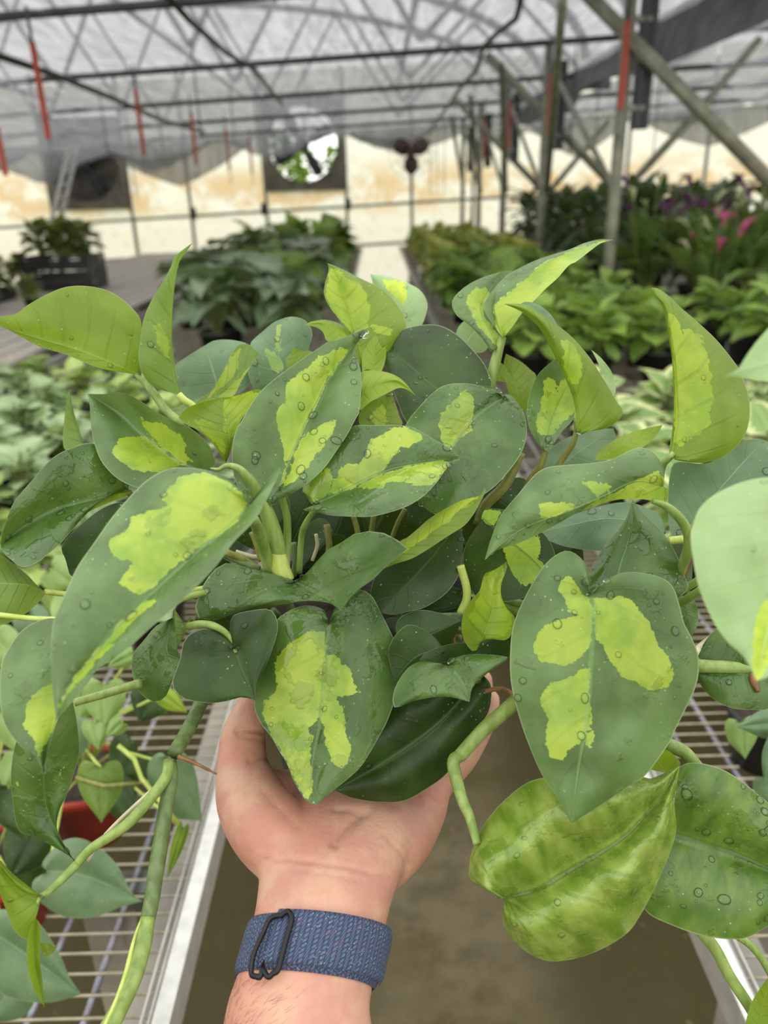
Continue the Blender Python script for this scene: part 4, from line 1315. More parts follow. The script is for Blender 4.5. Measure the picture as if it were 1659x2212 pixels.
lf('D', 'f:510,1409 522,1445 537,1479 553,1514', 'f:505,1395 498,1378 478,1365 447,1358 415,1367 396,1388 390,1420 376,1460 371,1479 381,1497 399,1510 430,1516 447,1519 483,1516 524,1506', 'f:503,1392 496,1373 497,1352 504,1329 543,1319 581,1316 597,1334 600,1360 592,1391 579,1427 566,1456 556,1481', (.385, .375, .365), (-.006, -.008), (.004, .004), drops=14, big=.8)
lf('W', 'f:372,1335 360,1400 375,1440 399,1458', 'f:337,1352 311,1383 288,1411 284,1440 290,1471 303,1497 327,1515 347,1514 363,1497 373,1466', 'f:376,1316 381,1391 389,1417 399,1445', (.40, .395, .39), (.006, -.01), (.004, 0), drops=4)
lf('O', 'f:400,1350 390,1380 382,1400', 'f:385,1330 376,1316 378,1360', 'f:412,1330 404,1360', (.405, .40), (0, 0))
# ---- centre hanging leaf
lf('W', 'f:710,1350 705,1390 698,1494 690,1559 675,1637 672,1689 683,1740', 'f:700,1318 660,1308 620,1322 594,1345 575,1400 556,1460 549,1515 553,1541 566,1567 587,1593 602,1621 620,1650 633,1684 649,1712 662,1730', 'f:725,1310 755,1280 780,1274 804,1288 820,1318 836,1349 854,1388 863,1424 862,1468 852,1515 836,1559 818,1593 800,1624 776,1660 737,1694 698,1725', (.385, .375, .355), (.006, .006), (.004, .006),
   ['Q:1170,250 1080,250 980,280 880,340 830,390 760,470 725,540 760,620 770,700 740,760 660,830 650,930 690,1060 730,1130 800,1250 870,1400 960,1580 1040,1690 1055,1500 1060,1270 1030,1220 1080,1120 1010,1060 1120,1000 1140,850 1150,740 1170,400', 'Q:1190,390 1240,430 1310,510 1390,580 1420,680 1460,770 1330,780 1260,790 1245,830 1310,880 1340,950 1330,1070 1370,1160 1385,1210 1370,1290 1290,1390 1220,1330 1170,1230 1165,1130 1150,1000 1155,860 1165,650'], drops=20, label='hanging front leaf with a lime half')
lf('D', 'f:1040,1455 950,1560 840,1640 724,1707', 'f:1000,1462 900,1500 830,1540 745,1620 722,1680', 'f:1059,1477 1061,1509 1050,1548 1006,1607 967,1669 920,1705 873,1730 822,1733 763,1724 735,1712', (.405, .40, .395), (.0, .004), (.004, .006), drops=4, label='dark leaf hanging over the pot')
lf('W', 'f:971,1438 987,1458 1007,1492 1014,1516', 'f:945,1432 924,1427 898,1432 875,1450 852,1490 852,1528 891,1515 930,1507 968,1505', 'f:971,1427 994,1417 1025,1413 1059,1414 1098,1420 1085,1432 1059,1450 1033,1471 1020,1487', (.372, .366, .36), (-.004, .0), (.003, .003), drops=8)
lf('D', 'f:960,1400 900,1420 850,1470', 'f:930,1370 880,1350 840,1400', 'f:980,1430 930,1450 870,1490', (.381, .380, .378), (0, 0))
lf('D', 'f:1090,1360 1000,1420 900,1440', 'f:1060,1385 980,1390 920,1410', 'f:1100,1420 1020,1460 940,1460', (.385, .38, .378), (0, 0))
lf('K', 'f:1040,1385 1062,1320 1066,1270 1078,1235 1094,1213', 'f:1025,1408 1005,1388 997,1357 1002,1323 1020,1294 1036,1276 1044,1245 1049,1238 1072,1229', 'f:1059,1380 1098,1380 1112,1335 1095,1315 1083,1289 1083,1260 1095,1229', (.375, .375, .38), (-.008, -.008), (-.002, -.002), ['f:1050,1380 1015,1340 1036,1276 1044,1245 1090,1216 1083,1289 1110,1335 1090,1375'])
# ---- big heart leaf at right
lf('G', 'f:1270,1284 1282,1310 1279,1375 1274,1475 1264,1575 1249,1660 1234,1779', 'f:1276,1262 1272,1240 1259,1210 1229,1190 1199,1200 1169,1230 1134,1290 1109,1350 1102,1410 1104,1475 1119,1540 1139,1600 1169,1670 1199,1715 1219,1750', 'f:1291,1276 1314,1250 1346,1237 1384,1237 1426,1247 1454,1268 1470,1315 1478,1347 1493,1375 1508,1414 1509,1456 1499,1494 1478,1538 1457,1580 1449,1600 1397,1672 1358,1699 1298,1739', (.355, .345, .335), (.010, .010), (.004, .004),
   ['c:870,270 830,220 790,190 755,210 755,250 785,285 790,320 820,350 850,360 760,370 700,395 655,440 650,500 680,555 760,575 800,580 850,545 890,500 905,420 900,350 890,290', 'c:890,530 860,590 800,630 720,650 680,690 665,740 700,780 710,820 690,850 700,900 715,975 780,985 800,940 860,900 870,860 880,920 905,935 905,900 915,880 895,780 890,700 892,600', 'c:905,285 960,280 1050,275 1080,310 1120,350 1150,390 1160,435 1200,500 1230,560 1255,610 1250,660 1180,675 1130,680 1090,645 1010,610 970,550 940,490 915,400'], drops=46, label='large heart-shaped leaf with three lime patches')
lf('W', 'f:1330,1310 1333,1242 1351,1185 1365,1133 1366,1079', 'f:1290,1320 1265,1276 1268,1253 1283,1216 1304,1183 1325,1157 1346,1131 1359,1105', 'f:1400,1330 1482,1278 1480,1247 1467,1211 1449,1175 1431,1149 1405,1125 1382,1102', (.375, .385, .395), (.004, .010), (.002, .004), drops=6)
lf('W', 'f:1475,1290 1485,1330 1495,1375', 'f:1460,1300 1462,1350', 'f:1490,1281 1505,1310 1508,1345', (.39, .39), (0, .004))
lf('B', 'f:1440,1150 1320,1120 1170,1150', 'f:1420,1110 1350,1085 1260,1105 1200,1130', 'f:1400,1182 1299,1190 1229,1182 1185,1167', (.43, .425, .42), (.01, -.004), drops=6)
lf('G', 'f:1432,1050 1374,1040 1307,1072 1230,1105 1147,1135 1098,1164 1047,1210', 'f:1436,1025 1430,1004 1418,983 1397,969 1374,968 1346,980 1320,993 1281,1000 1229,1004 1189,1008 1163,1019 1142,1040 1119,1068 1098,1092 1080,1115 1067,1146 1057,1175', 'f:1444,1060 1436,1087 1400,1080 1370,1077 1330,1080 1290,1092 1240,1112 1176,1147 1124,1172 1075,1188', (.365, .36, .365), (.014, .004), (.005, 0),
   ['H:100,530 180,530 280,550 370,585 230,670 170,600', 'G:1400,740 1500,705 1659,715 H:150,700 60,760 0,800 G:1420,850', 'f:1421,1014 1445,1043 1438,1092 1370,1080 1290,1095 1240,1113 1300,1078'], drops=40, big=.8)
lf('Y', 'f:1285,995 1340,965 1390,943 1431,918', 'f:1289,983 1307,965 1333,947 1359,936 1397,925', 'f:1327,991 1353,980 1385,968 1405,954 1421,936', (.445, .44, .44), (.006, -.004))
lf('B', 'f:1165,1060 1230,990 1325,925', 'f:1160,1010 1200,960 1270,930', 'f:1210,1060 1290,1020 1330,960', (.5, .5, .51), (.004, 0))
lf('B', 'f:1480,1150 1560,1050 1650,950', 'f:1452,1159 1444,1120 1443,1081 1447,1024 1462,998 1530,1000 1590,965 1615,950', 'f:1540,1140 1620,1100 1680,1040 1690,980', (.43, .425, .43), (.008, -.006), drops=6)
lf('K', 'f:1449,988 1457,934 1461,905 1460,876 1458,824 1455,772 1449,733 1442,681 1434,656 1418,640 1407,621', 'f:1446,970 1452,930 1456,876 1454,824 1451,772 1445,733 1438,690 1428,656 1414,640', 'f:1455,992 1483,998 1519,1000 1553,991 1579,975 1605,947 1618,913 1620,876 1615,845 1605,816 1592,790 1571,762 1545,731 1514,702 1488,679 1467,661 1447,641 1423,624', (.405, .41, .42), (.004, .014), (0, .008), ['D:830,680 900,740 935,830 945,960 975,800 1060,850 1090,880 1110,860 1120,970 1160,1030 1170,1120 1190,1170 1185,1310 1205,1360 1190,1560 1130,1659 H:1130,110 1000,210 880,280 870,260 D:880,1500 870,1050 850,850'], drops=26, big=.7)
lf('P', 'f:1800,730 1700,770 1566,812', 'f:1760,660 1690,680 1659,710 1628,746 1605,780 1594,798', 'f:1780,820 1700,828 1659,824 1631,820 1597,814', (.25, .245, .24), (.006, 0))
lf('P', 'f:1720,1090 1690,1250 1655,1380 1634,1470', 'f:1690,1035 1659,1031 1618,1037 1579,1050 1540,1071 1512,1097 1499,1128 1492,1159 1497,1206 1504,1245 1517,1290 1545,1349 1574,1388 1605,1417 1623,1447', 'f:1800,1100 1810,1300 1720,1420 1660,1462', (.27, .26, .25), (.006, .004), (.004, .004), ['f:1645,1300 1630,1380 1626,1440 1634,1470 1690,1400 1690,1280'], drops=10)
lf('W', 'f:1500,1440 1600,1450 1720,1480', 'f:1520,1390 1560,1350 1620,1350 1690,1420', 'f:1509,1471 1527,1497 1553,1518 1587,1531 1623,1533 1659,1532 1700,1510', (.40, .39, .385), (.006, -.01), (.003, .003), drops=16)
# ---- upper right group
lf('G', 'f:1075,745 1046,690 1040,660 1060,620 1085,586', 'f:1062,764 1054,749 1041,731 1025,713 1007,697 989,684 979,668 976,653 987,635 1013,614 1046,598', 'f:1085,735 1075,700 1067,661 1098,632 1112,600 1105,585', (.445, .455, .465), (-.006, .008), (.003, 0), ['C:880,455 980,470 1000,520 950,610 945,690 1000,780 1080,890 1040,960 1000,900 900,800 850,700 800,580 830,520'], drops=20)
lf('G', 'f:1085,728 1072,690 1067,661 1098,637 1163,578 1230,545 1326,518', 'f:1075,715 1050,680 1046,655 1059,635 1085,604 1111,585 1163,560 1229,539 1260,526 1296,517', 'f:1093,723 1111,700 1132,671 1158,645 1178,624 1204,601 1229,573 1245,565 1276,541 1299,525', (.44, .445, .45), (.012, -.01), (0, -.002), ['f:1080,728 1068,690 1063,661 1096,635 1161,576 1228,543 1330,512 1299,529 1276,545 1245,569 1229,577 1204,605 1178,628 1158,649 1132,675 1111,704 1090,735'])
lf('B', 'f:1115,665 1150,668 1215,740', 'f:1134,652 1163,658 1190,680 1207,710', 'f:1134,668 1163,690 1195,725', (.43, .435, .43), (.004, 0))
lf('K', 'f:1249,935 1248,899 1245,871 1234,834 1204,770 1171,707 1134,672 1088,656', 'f:1244,930 1243,899 1240,871 1229,836 1199,772 1167,711 1130,676', 'f:1255,939 1276,930 1304,927 1327,915 1343,899 1346,886 1333,868 1317,840 1296,806 1276,775 1252,746 1229,722 1197,697 1163,672 1134,657', (.425, .42, .425), (.004, .008), (0, .006), ['D:0,920 50,960 90,1040 110,1120 95,1200 60,1270 20,1290 C:1620,1130 1600,920'], drops=10)
lf('P', 'f:1325,860 1310,800 1277,755', 'f:1310,830 1290,780', 'f:1330,840 1322,805 1300,775', (.45, .45), (0, 0))
lf('G', 'f:1176,973 1190,915 1212,860 1232,822', 'f:1171,970 1158,952 1145,929 1138,900 1140,868 1150,832 1163,808 1184,788 1210,775', 'f:1184,975 1197,957 1215,931 1238,905 1245,860', (.435, .44, .445), (-.006, -.008), (-.002, 0), ['C:1440,1240 1500,1210 1540,1250 1560,1380 1580,1260 1700,1200 1720,1500 1500,1700 1390,1700 1390,1500 1440,1440 1430,1330'], drops=14)
lf('K', 'f:1122,885 1115,830 1093,764', 'f:1100,850 1090,810 1088,785', 'f:1140,885 1150,835 1158,811 1145,798 1124,780', (.465, .465, .47), (0, .004))
lf('K', 'f:1062,815 1085,805 1107,817', 'f:1070,785 1088,788', 'f:1072,822 1090,825', (.45, .45), (0, 0))
lf('P', 'f:1000,760 1020,720 1060,700', 'f:985,720 1010,690', 'f:1045,760 1060,730', (.48, .48), (0, 0))
# ---- lower right
lf('M', 'f:1095,1938 1159,1922 1222,1886 1286,1850 1350,1807 1397,1759 1437,1711 1468,1655', 'f:1079,1942 1040,1918 1014,1898 1016,1854 1028,1815 1052,1771 1087,1731 1131,1695 1171,1680 1250,1668 1320,1665 1380,1674 1402,1682 1430,1672', 'f:1087,1958 1085,1989 1103,2025 1139,2057 1179,2075 1222,2075 1270,2063 1318,2041 1358,2013 1381,1981 1405,1938 1429,1886 1449,1838 1461,1791 1457,1735 1465,1679', (.365, .365, .375), (.010, .008), (.026, .017), drops=36, und=3.0, wave=.004, label='glossy mottled yellow-green leaf')
lf('N', 'f:1430,1795 1532,1824 1596,1846 1659,1874 1765,1925', 'f:1425,1740 1450,1680 1475,1652 1509,1648 1556,1660 1596,1683 1636,1715 1670,1745 1720,1810 1750,1880', 'f:1405,1840 1385,1920 1397,1970 1457,2001 1516,2021 1576,2029 1616,2025 1659,2001 1710,1970', (.405, .40, .39), (-.006, -.016), (.008, .008), drops=80, big=1.25)
lf('Y', 'f:1440,1670 1425,1650 1400,1620', 'f:1400,1660 1385,1640', 'f:1470,1650 1440,1620', (.42, .42), (0, 0))
lf('K', 'f:1640,2230 1645,2180 1665,2105', 'f:1610,2225 1622,2170 1645,2130', 'f:1680,2220 1690,2160', (.40, .40), (0, 0))
# ---- lower left
lf('W', 'f:165,1867 125,1800 100,1740 95,1650 110,1520', 'f:150,1850 117,1830 93,1817 68,1806 43,1796 32,1768 28,1731 23,1689 29,1624 50,1570 90,1530', 'f:148,1842 130,1814 122,1777 130,1746 148,1709 158,1676 170,1637 171,1598 163,1541 150,1505', (.37, .37, .36), (.002, .004), (.003, .003), ['I:510,1180 540,1170 535,1190 515,1240', 'I:480,1440 500,1400 555,1340 545,1380 500,1450', 'I:140,1540 150,1480 165,1470 155,1540'], drops=22, big=.8, label='scarred wet leaf on the lower left shoot')
lf('K', 'f:90,1936 55,1932 20,1900 -20,1845', 'f:56,1910 25,1885 0,1857', 'f:80,1975 62,2028 31,2009 12,1962 -10,1900', (.345, .34, .335), (.004, -.006), (.003, .003), drops=6)
lf('K', 'f:80,1985 74,2040 78,2100 96,2176', 'f:66,2000 58,2045 60,2090 72,2134', 'f:88,2010 86,2070 92,2120', (.34, .34, .34), (-.006, -.004))
lf('K', 'f:84,2040 105,2052 124,2046', 'f:100,2036', 'f:100,2068', (.345, .345), (0, 0), nt=12)
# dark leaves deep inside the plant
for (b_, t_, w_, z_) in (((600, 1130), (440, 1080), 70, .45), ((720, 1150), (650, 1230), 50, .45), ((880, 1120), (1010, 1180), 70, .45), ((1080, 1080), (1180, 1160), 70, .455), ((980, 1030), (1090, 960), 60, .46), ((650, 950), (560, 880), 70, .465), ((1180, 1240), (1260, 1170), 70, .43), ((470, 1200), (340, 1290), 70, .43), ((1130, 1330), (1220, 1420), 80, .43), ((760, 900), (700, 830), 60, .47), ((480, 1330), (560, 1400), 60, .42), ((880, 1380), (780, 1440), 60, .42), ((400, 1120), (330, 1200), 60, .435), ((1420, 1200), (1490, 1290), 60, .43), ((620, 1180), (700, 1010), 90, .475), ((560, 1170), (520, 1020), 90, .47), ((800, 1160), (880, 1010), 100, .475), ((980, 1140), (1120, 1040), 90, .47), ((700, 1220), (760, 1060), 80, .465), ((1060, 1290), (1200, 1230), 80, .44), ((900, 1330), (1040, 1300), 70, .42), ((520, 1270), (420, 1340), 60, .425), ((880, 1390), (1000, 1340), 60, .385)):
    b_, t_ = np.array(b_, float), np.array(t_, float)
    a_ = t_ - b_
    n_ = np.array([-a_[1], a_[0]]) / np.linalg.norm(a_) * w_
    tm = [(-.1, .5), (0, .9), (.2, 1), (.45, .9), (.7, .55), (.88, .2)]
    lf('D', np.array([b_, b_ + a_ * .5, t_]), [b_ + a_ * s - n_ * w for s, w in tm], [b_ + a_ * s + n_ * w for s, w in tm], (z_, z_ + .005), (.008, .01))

# ---- stems and petioles
st = lambda *a, **k: stem(plant, *a, **k)
st('A:1150,1190 1260,1320 1395,1500 f:400,920', (.455, .45, .445), (8, 10), M_STEM, 'petiole')
st('A:1490,1360 1540,1410 1600,1450 f:440,900', (.445, .445, .45), (8, 9), M_STEML, 'petiole')
st('F:210,430 280,440 340,410 440,430 540,530 600,640 680,800 740,980 770,1150 780,1370', (.375, .375, .385, .40, .41), (2, 7, 11, 14, 17, 19, 19, 21), M_STEM)
st('F:560,850 590,900 640,1050 700,1250 740,1390', (.33, .38, .405, .41), (12, 14, 14, 15), M_STEM, 'petiole')
st('F:800,590 815,700 850,850 850,1050 840,1260', (.395, .40, .41, .412), (7, 8, 9, 9), M_STEM, 'petiole')
st('F:700,1010 740,1010 760,1120 790,1250 830,1370', (.40, .405, .407), (16, 20, 22), M_STEML, 'sheath')
st('F:1100,750 1010,880 970,1000 950,1300', (.405, .42, .43), (6, 7, 7), M_STEM, 'petiole')
for q, rr, zz, mm in (('F:1400,820 1440,980 1450,1200', 6, .44, M_STEMO), ('F:1570,820 1550,960 1500,1150', 6, .445, M_STEMO), ('F:1180,900 1200,1100 1150,1250', 7, .44, M_STEMO), ('F:1090,980 1100,1080 1060,1200', 4, .435, M_PALE), ('F:900,1050 920,1200 900,1330', 7, .44, M_STEMD),
                      ('G:420,690 490,740 570,820', 6, .41, M_STEML), ('G:290,770 230,880 180,1010', 5, .43, M_STEMO), ('G:750,1240 800,1420 800,1530 750,1640', 9, .40, M_STEML), ('F:340,1130 500,1200 690,1340', 8, .43, M_STEMO), ('F:420,1130 560,1170 620,1170', 6, .435, M_PALE), ('F:560,960 600,1060 640,1200', 8, .42, M_STEMO)):
    st(q, (zz, zz + .004), rr, mm, 'petiole')
st('G:1260,300 1130,560 960,740 900,900', (.43, .435, .44), (9, 12, 12), M_STEMO, 'petiole')
st('G:1465,270 1420,400 1340,520 1250,700', (.435, .44, .45), (6, 8, 8), M_STEMO, 'petiole')
st('H:60,20 60,120 30,230 -40,330 -130,480', (.425, .43, .44), (5, 7, 8), M_STEMO, 'petiole')
st('C:1100,880 1060,1020 1020,1180 980,1330', (.445, .445, .45), (9, 12, 12), M_STEM, 'petiole')
st('H:870,300 840,340 790,390 770,470', (.404, .405, .42), (6, 8, 7), M_STEM, 'petiole')
st('H:700,705 800,740 900,820 970,920 1000,1030 980,1150 940,1260 900,1400', (.365, .37, .38, .40), (6, 10, 11, 11, 10), M_STEM, 'petiole')
st('H:1010,900 1010,1100 980,1260 960,1350', (.39, .395), (5, 10, 4), M_ROOT, 'sheath')
st('H:830,1035 980,1020', (.395, .395), (9, 9), M_STEML, 'petiole')
st('K:1060,535 1300,545 1520,560', (.395, .39), (15, 14), M_STEM)
st('K:1530,600 1550,680 1575,750', (.385, .38), (8, 9, 4), M_ROOT, 'aerial_root')
st('K:1040,440 1130,360 1250,260', (.40, .41), (12, 8), M_PALE, 'petiole')
st('J:400,130 560,140 760,140', (.42, .415), (12, 14), M_STEMD)
st('J:500,225 640,195 760,240', (.41, .40), (7, 7), M_STEMD, 'petiole')
st('J:440,280 640,290 760,300', (.415, .41), (7, 7), M_STEMO, 'petiole')
st('J:690,240 695,300 700,372', (.405, .40), (4, 4), M_ROOT, 'aerial_root')
st('J:1300,720 1190,850 950,1060 740,1290', (.37, .385, .385), (17, 16, 15), M_STEM)
st('J:745,1290 705,1300 690,1350 715,1470 770,1659 830,1800 890,2020', (.385, .38, .365), (13, 14, 13, 12, 10, 9), M_STEM)
st('J:960,745 1060,725 1140,740 1200,790', (.395, .385), (5, 6), M_ROOT, 'aerial_root')
st('f:265,1290 200,1288 130,1282 98,1278', (.40, .39, .38), (6, 6), M_STEML, 'petiole')
st('f:140,1338 70,1336 -20,1326', (.36, .36), (6, 6), M_STEML, 'petiole')
st('Q:425,425 370,290 250,205 130,185 30,205', (.384, .39, .40), (4, 8, 9), M_STEM, 'petiole')
st('I:1160,680 900,760 620,840', (.39, .40, .395), (10, 9), M_STEM, 'petiole')
st('I:1790,560 1720,720 1659,880 1560,1080 1450,1270', (.43, .40, .375), (15, 16, 16), M_STEMD)
st('M:1180,-180 1150,-50 900,250 640,430 530,550', (.373, .36, .36), (12, 12, 9), M_STEM)
st('M:540,540 420,660 330,740 285,770 240,870 225,960', (.36, .345, .34), (10, 9, 8, 4, 3), M_STEM)
st('M:1090,0 850,220 700,380 615,515', (.368, .365), (5, 4), M_PALE, 'dry_stalk')
st('M:1190,-180 1200,-60 1160,150 1130,350 1090,600 1060,800 1035,920', (.375, .365, .35), (14, 17, 18, 17), M_STEMD)
st('M:1035,915 1000,1120 930,1350 830,1560 700,1800', (.35, .335, .32), (16, 18, 19, 22), M_STEM)
st('M:985,930 940,1060 880,1300 800,1520 690,1760', (.346, .33, .316), (2, 5, 4, 4), M_STEML, 'sheath')
st('f:385,1634 420,1648 468,1672', (.372, .37), (5, 2), M_ROOT, 'aerial_root')
st('N:1290,1030 1370,1130 1450,1280 1560,1450 1640,1600', (.41, .41), (13, 12), M_STEM)
st('N:1490,1060 1560,1110 1620,1180 1680,1280', (.42, .42), (8, 8), M_STEM)
st('N:1100,20 1200,60 1280,150', (.43, .43), (16, 14), M_STEM)
# shoots that run on behind the leaves to the crown of the plant
st('f:1510,1437 1400,1405 1200,1340 1000,1290', (.395, .405, .42, .43), (14, 12), M_STEM)
st('f:1030,1822 1055,1885 1092,1937', (.372, .392, .368), (8, 7), M_STEM, 'petiole')
st('f:1430,1795 1385,1700 1330,1560 1200,1400 1030,1310', (.408, .42, .40, .41, .42), (9, 10), M_STEM, 'petiole')
st('f:1720,1090 1600,1200 1450,1310 1250,1320 1050,1290', (.272, .33, .395, .41, .43), (10, 8), M_STEM, 'petiole')
st('f:1800,730 1740,950 1640,1120 1480,1270 1250,1290 1050,1250', (.252, .31, .36, .40, .42, .43), (10, 8), M_STEM, 'petiole')
st('f:1516,2012 1440,1900 1390,1740 1340,1580', (.415, .435, .43, .405), (12, 11), M_STEM)
st('f:190,1400 290,1340 420,1285 560,1270', (.342, .37, .40, .42), (7, 8), M_STEM, 'petiole')
st('f:265,1290 350,1285 450,1270 560,1255', (.40, .41, .42, .425), (6, 7), M_STEML, 'petiole')
st('f:270,1060 350,1110 450,1180 560,1230', (.422, .43, .435, .43), (7, 8), M_STEMD, 'petiole')
st('f:464,1445 530,1380 600,1320', (.43, .43, .43), (15, 14), M_STEMD)
st('f:605,1240 640,1340 700,1400', (.42, .42), (9, 9), M_STEMD)
st('f:800,1180 850,1300 880,1380', (.44, .43), (9, 9), M_STEMD)

# ------------------------------------------------------------------ trailing philodendron on the left bench (in red pots)
def auto_edges(b_, t_, w_):
    b_, t_ = np.array(b_, float), np.array(t_, float)
    a_ = t_ - b_
    n_ = np.array([-a_[1], a_[0]]) / np.linalg.norm(a_) * w_
    tm = [(-.10, .35), (-.13, .72), (0, .95), (.18, 1), (.4, .92), (.6, .68), (.8, .33), (.93, .1)]
    return np.array([b_, b_ + a_ * .5, t_]), [b_ + a_ * s - n_ * w for s, w in tm], [b_ + a_ * s + n_ * w for s, w in tm]


for (lab, loc, leaves) in (
    ('heart-leaf philodendron in a red pot on the bench below the left leaves', on_h(205, 1790, BT), (
        ('L', (225, 1478), (222, 1578), 48, .72), ('L', (205, 1560), (212, 1620), 30, .71), ('L', (262, 1560), (228, 1592), 20, .70), ('O', (217, 1658), (219, 1778), 50, .70), ('H', (105, 1882), None, 0, .69),
        ('L', (285, 1415), (232, 1440), 22, .74), ('Y', (350, 1500), (405, 1540), 22, .72), ('H', (380, 1655), None, 1, .70), ('D', (330, 1500), (300, 1560), 45, .78), ('H', (150, 1560), (130, 1680), 50, .78), ('K', (395, 1790), (360, 1900), 14, .71), ('D', (250, 1700), (290, 1790), 40, .8), ('L', (180, 1500), (150, 1590), 30, .8), ('D', (300, 1620), (250, 1690), 60, .82),
        ('H', (60, 1330), (110, 1400), 40, .85), ('L', (110, 1230), (170, 1270), 40, .86), ('L', (150, 1310), (110, 1350), 36, .84))),
    ('heart-leaf philodendron in a red pot at the lower left corner', on_h(20, 1990, BT), (
        ('H', (-20, 2010), None, 2, .66), ('D', (20, 1700), (60, 1820), 60, .75), ('D', (80, 1790), (20, 1900), 60, .76), ('L', (10, 1540), (60, 1640), 40, .74), ('D', (40, 1930), (90, 1800), 50, .78), ('H', (30, 2130), (-40, 2212), 60, .68), ('L', (40, 1640), (10, 1730), 34, .76), ('L', (-10, 1380), (60, 1450), 44, .82), ('H', (40, 1480), (10, 1570), 40, .84)))):
    t = thing('philodendron', lab, 'potted plant', loc, 'philodendrons in red pots')
    pm_, ps_ = pot_mesh(.058, .095, M_RPOT)
    child_local('pot', pm_, t, Matrix.Identity(4))
    child_local('soil', ps_, t, Matrix.Identity(4))
    top = loc + Vector((0, 0, .09))
    for (kd, b_, t_, w_, z_) in leaves:
        if t_ is None:
            traced = {0: ('f:105,1882 160,1885 220,1905 309,1947', 'f:90,1870 102,1848 130,1820 160,1810 191,1817 228,1842 256,1873 275,1910 290,1935', 'f:85,1892 71,1904 71,1928 96,1956 133,1978 173,1984 216,1978 262,1959'),
                      1: ('f:365,1640 390,1690 435,1772', 'f:345,1625 320,1650 325,1700 370,1762 410,1770', 'f:395,1625 420,1660 430,1710 434,1750'),
                      2: ('f:-20,2010 70,2070 176,2148', 'f:-30,1975 20,1965 80,1990 128,2060 150,2110', 'f:-60,2060 -20,2130 40,2160 110,2165')}[w_]
            leaf(t, kd, *traced, (z_, z_ + .01), (.004, -.004), (.004, .004), wave=.002)
        else:
            leaf(t, kd, *auto_edges(b_, t_, w_), (z_, z_ - .01), (.006, .006), (.004, .004), wave=.002)
        p0 = at(b_[0], b_[1], z_)
        MB().tube([top, top.lerp(p0, .5) + Vector((0, 0, .03)), p0], .0016, 5).build('petiole', M_STEML, t)
    MB().tube([at(255, 1610, .70), at(290, 1640, .70), at(305, 1680, .70), at(345, 1730, .69), at(385, 1780, .70)], .0022, 6).build('stem', M_STEML, t) if 'below' in lab else None
    MB().tube([at(165, 1680, .70), at(225, 1698, .69), at(300, 1692, .70)], .0022, 6).build('stem', M_STEMO, t) if 'below' in lab else None
# speckled pothos leaves on the right bench edge
t = thing('speckled_pothos', 'silver speckled pothos by the right border on the wire bench', 'potted plant', on_h(1640, 1640, BT))
pm_, ps_ = pot_mesh(.055, .09, M_BPOT)
child_local('pot', pm_, t, Matrix.Identity(4)); child_local('soil', ps_, t, Matrix.Identity(4))
for kd, b_, t_, w_, z_ in (('B', (1690, 1560), (1590, 1570), 34, .62), ('B', (1700, 1600), (1650, 1700), 40, .60), ('L', (1600, 1560), (1610, 1640), 36, .68), ('B', (1660, 1680), (1700, 1760), 40, .62)):
    leaf(t, kd, *auto_edges(b_, t_, w_), (z_, z_ - .01), (.006, .006), (.004, .004))

# ------------------------------------------------------------------ the hand and forearm (one continuous skin surface)
def mat_skin():
    k = NT('skin')
    g_ = k.geo()
    big = k.noise(g_, 45.0, 3.0, .6)
    fine = k.noise(g_, 420.0, 3.0, .6)
    c = k.mix(k.step(big, .35, .68), srgb(206, 164, 140), srgb(192, 138, 122))
    c = k.mix(k.step(k.noise(g_, 22.0, 2.0), .45, .65, 0, .5), c, srgb(204, 136, 116))
    c = k.mix(k.step(fine, .5, .8, 0, .25), c, srgb(190, 128, 106))
    nb = k.n('ShaderNodeBump', {'Height': k.math('ADD', fine, k.math('MULTIPLY', k.noise(g_, 160.0, 3.0), .8)), 'Strength': .28, 'Distance': .0010}).outputs[0]
    b = k.n('ShaderNodeBsdfPrincipled', {'Base Color': c, 'Roughness': .48, 'Normal': nb, 'Subsurface Weight': .25, 'Subsurface Scale': .004, 'Subsurface Radius': (1.0, .35, .2)})
    return k.surf(b.outputs[0])


M_SKIN = mat_skin()


def sweep(rows, n=28):
    """elliptic tube: rows of (px, py, z, half width px, half depth m)"""
    R_ = np.array(rows, float)
    S = spline(R_, 40)
    C = [at(a, b, c) for a, b, c, _, _ in S]
    m = MB()
    right = Vector(CAM_R[:, 0])
    vs, fs = [], []
    frames = []
    for i, c in enumerate(C):
        t_ = (C[min(i + 1, len(C) - 1)] - C[max(i - 1, 0)]).normalized()
        w = (right - t_ * right.dot(t_)).normalized()
        d = t_.cross(w)
        a, b = S[i, 3] * S[i, 2] / F_PX, S[i, 4]
        frames.append((c, t_, w, d, a, b))
        for k in range(n):
            th = 2 * math.pi * k / n
            vs.append(c + w * a * math.cos(th) + d * b * math.sin(th))
    for i in range(len(C) - 1):
        for k in range(n):
            a, b = i * n + k, i * n + (k + 1) % n
            fs.append((a, b, b + n, a + n))
    fs.append(tuple(range(n)))
    fs.append(tuple((len(C) - 1) * n + k for k in range(n - 1, -1, -1)))
    m.add(vs, fs)
    return m, frames


def chain(m, pts, rad):
    """round-ended limb through (px,py,z) with radii in metres"""
    S = spline(np.c_[np.array(pts, float), np.array(rad, float)], 24)
    P3 = [at(*q[:3]) for q in S]
    m.tube(P3, list(S[:, 3]), 16)
    for q, r in ((P3[0], S[0, 3]), (P3[-1], S[-1, 3])):
        m.add(ICO_V * r + np.array(q), ICO_F)


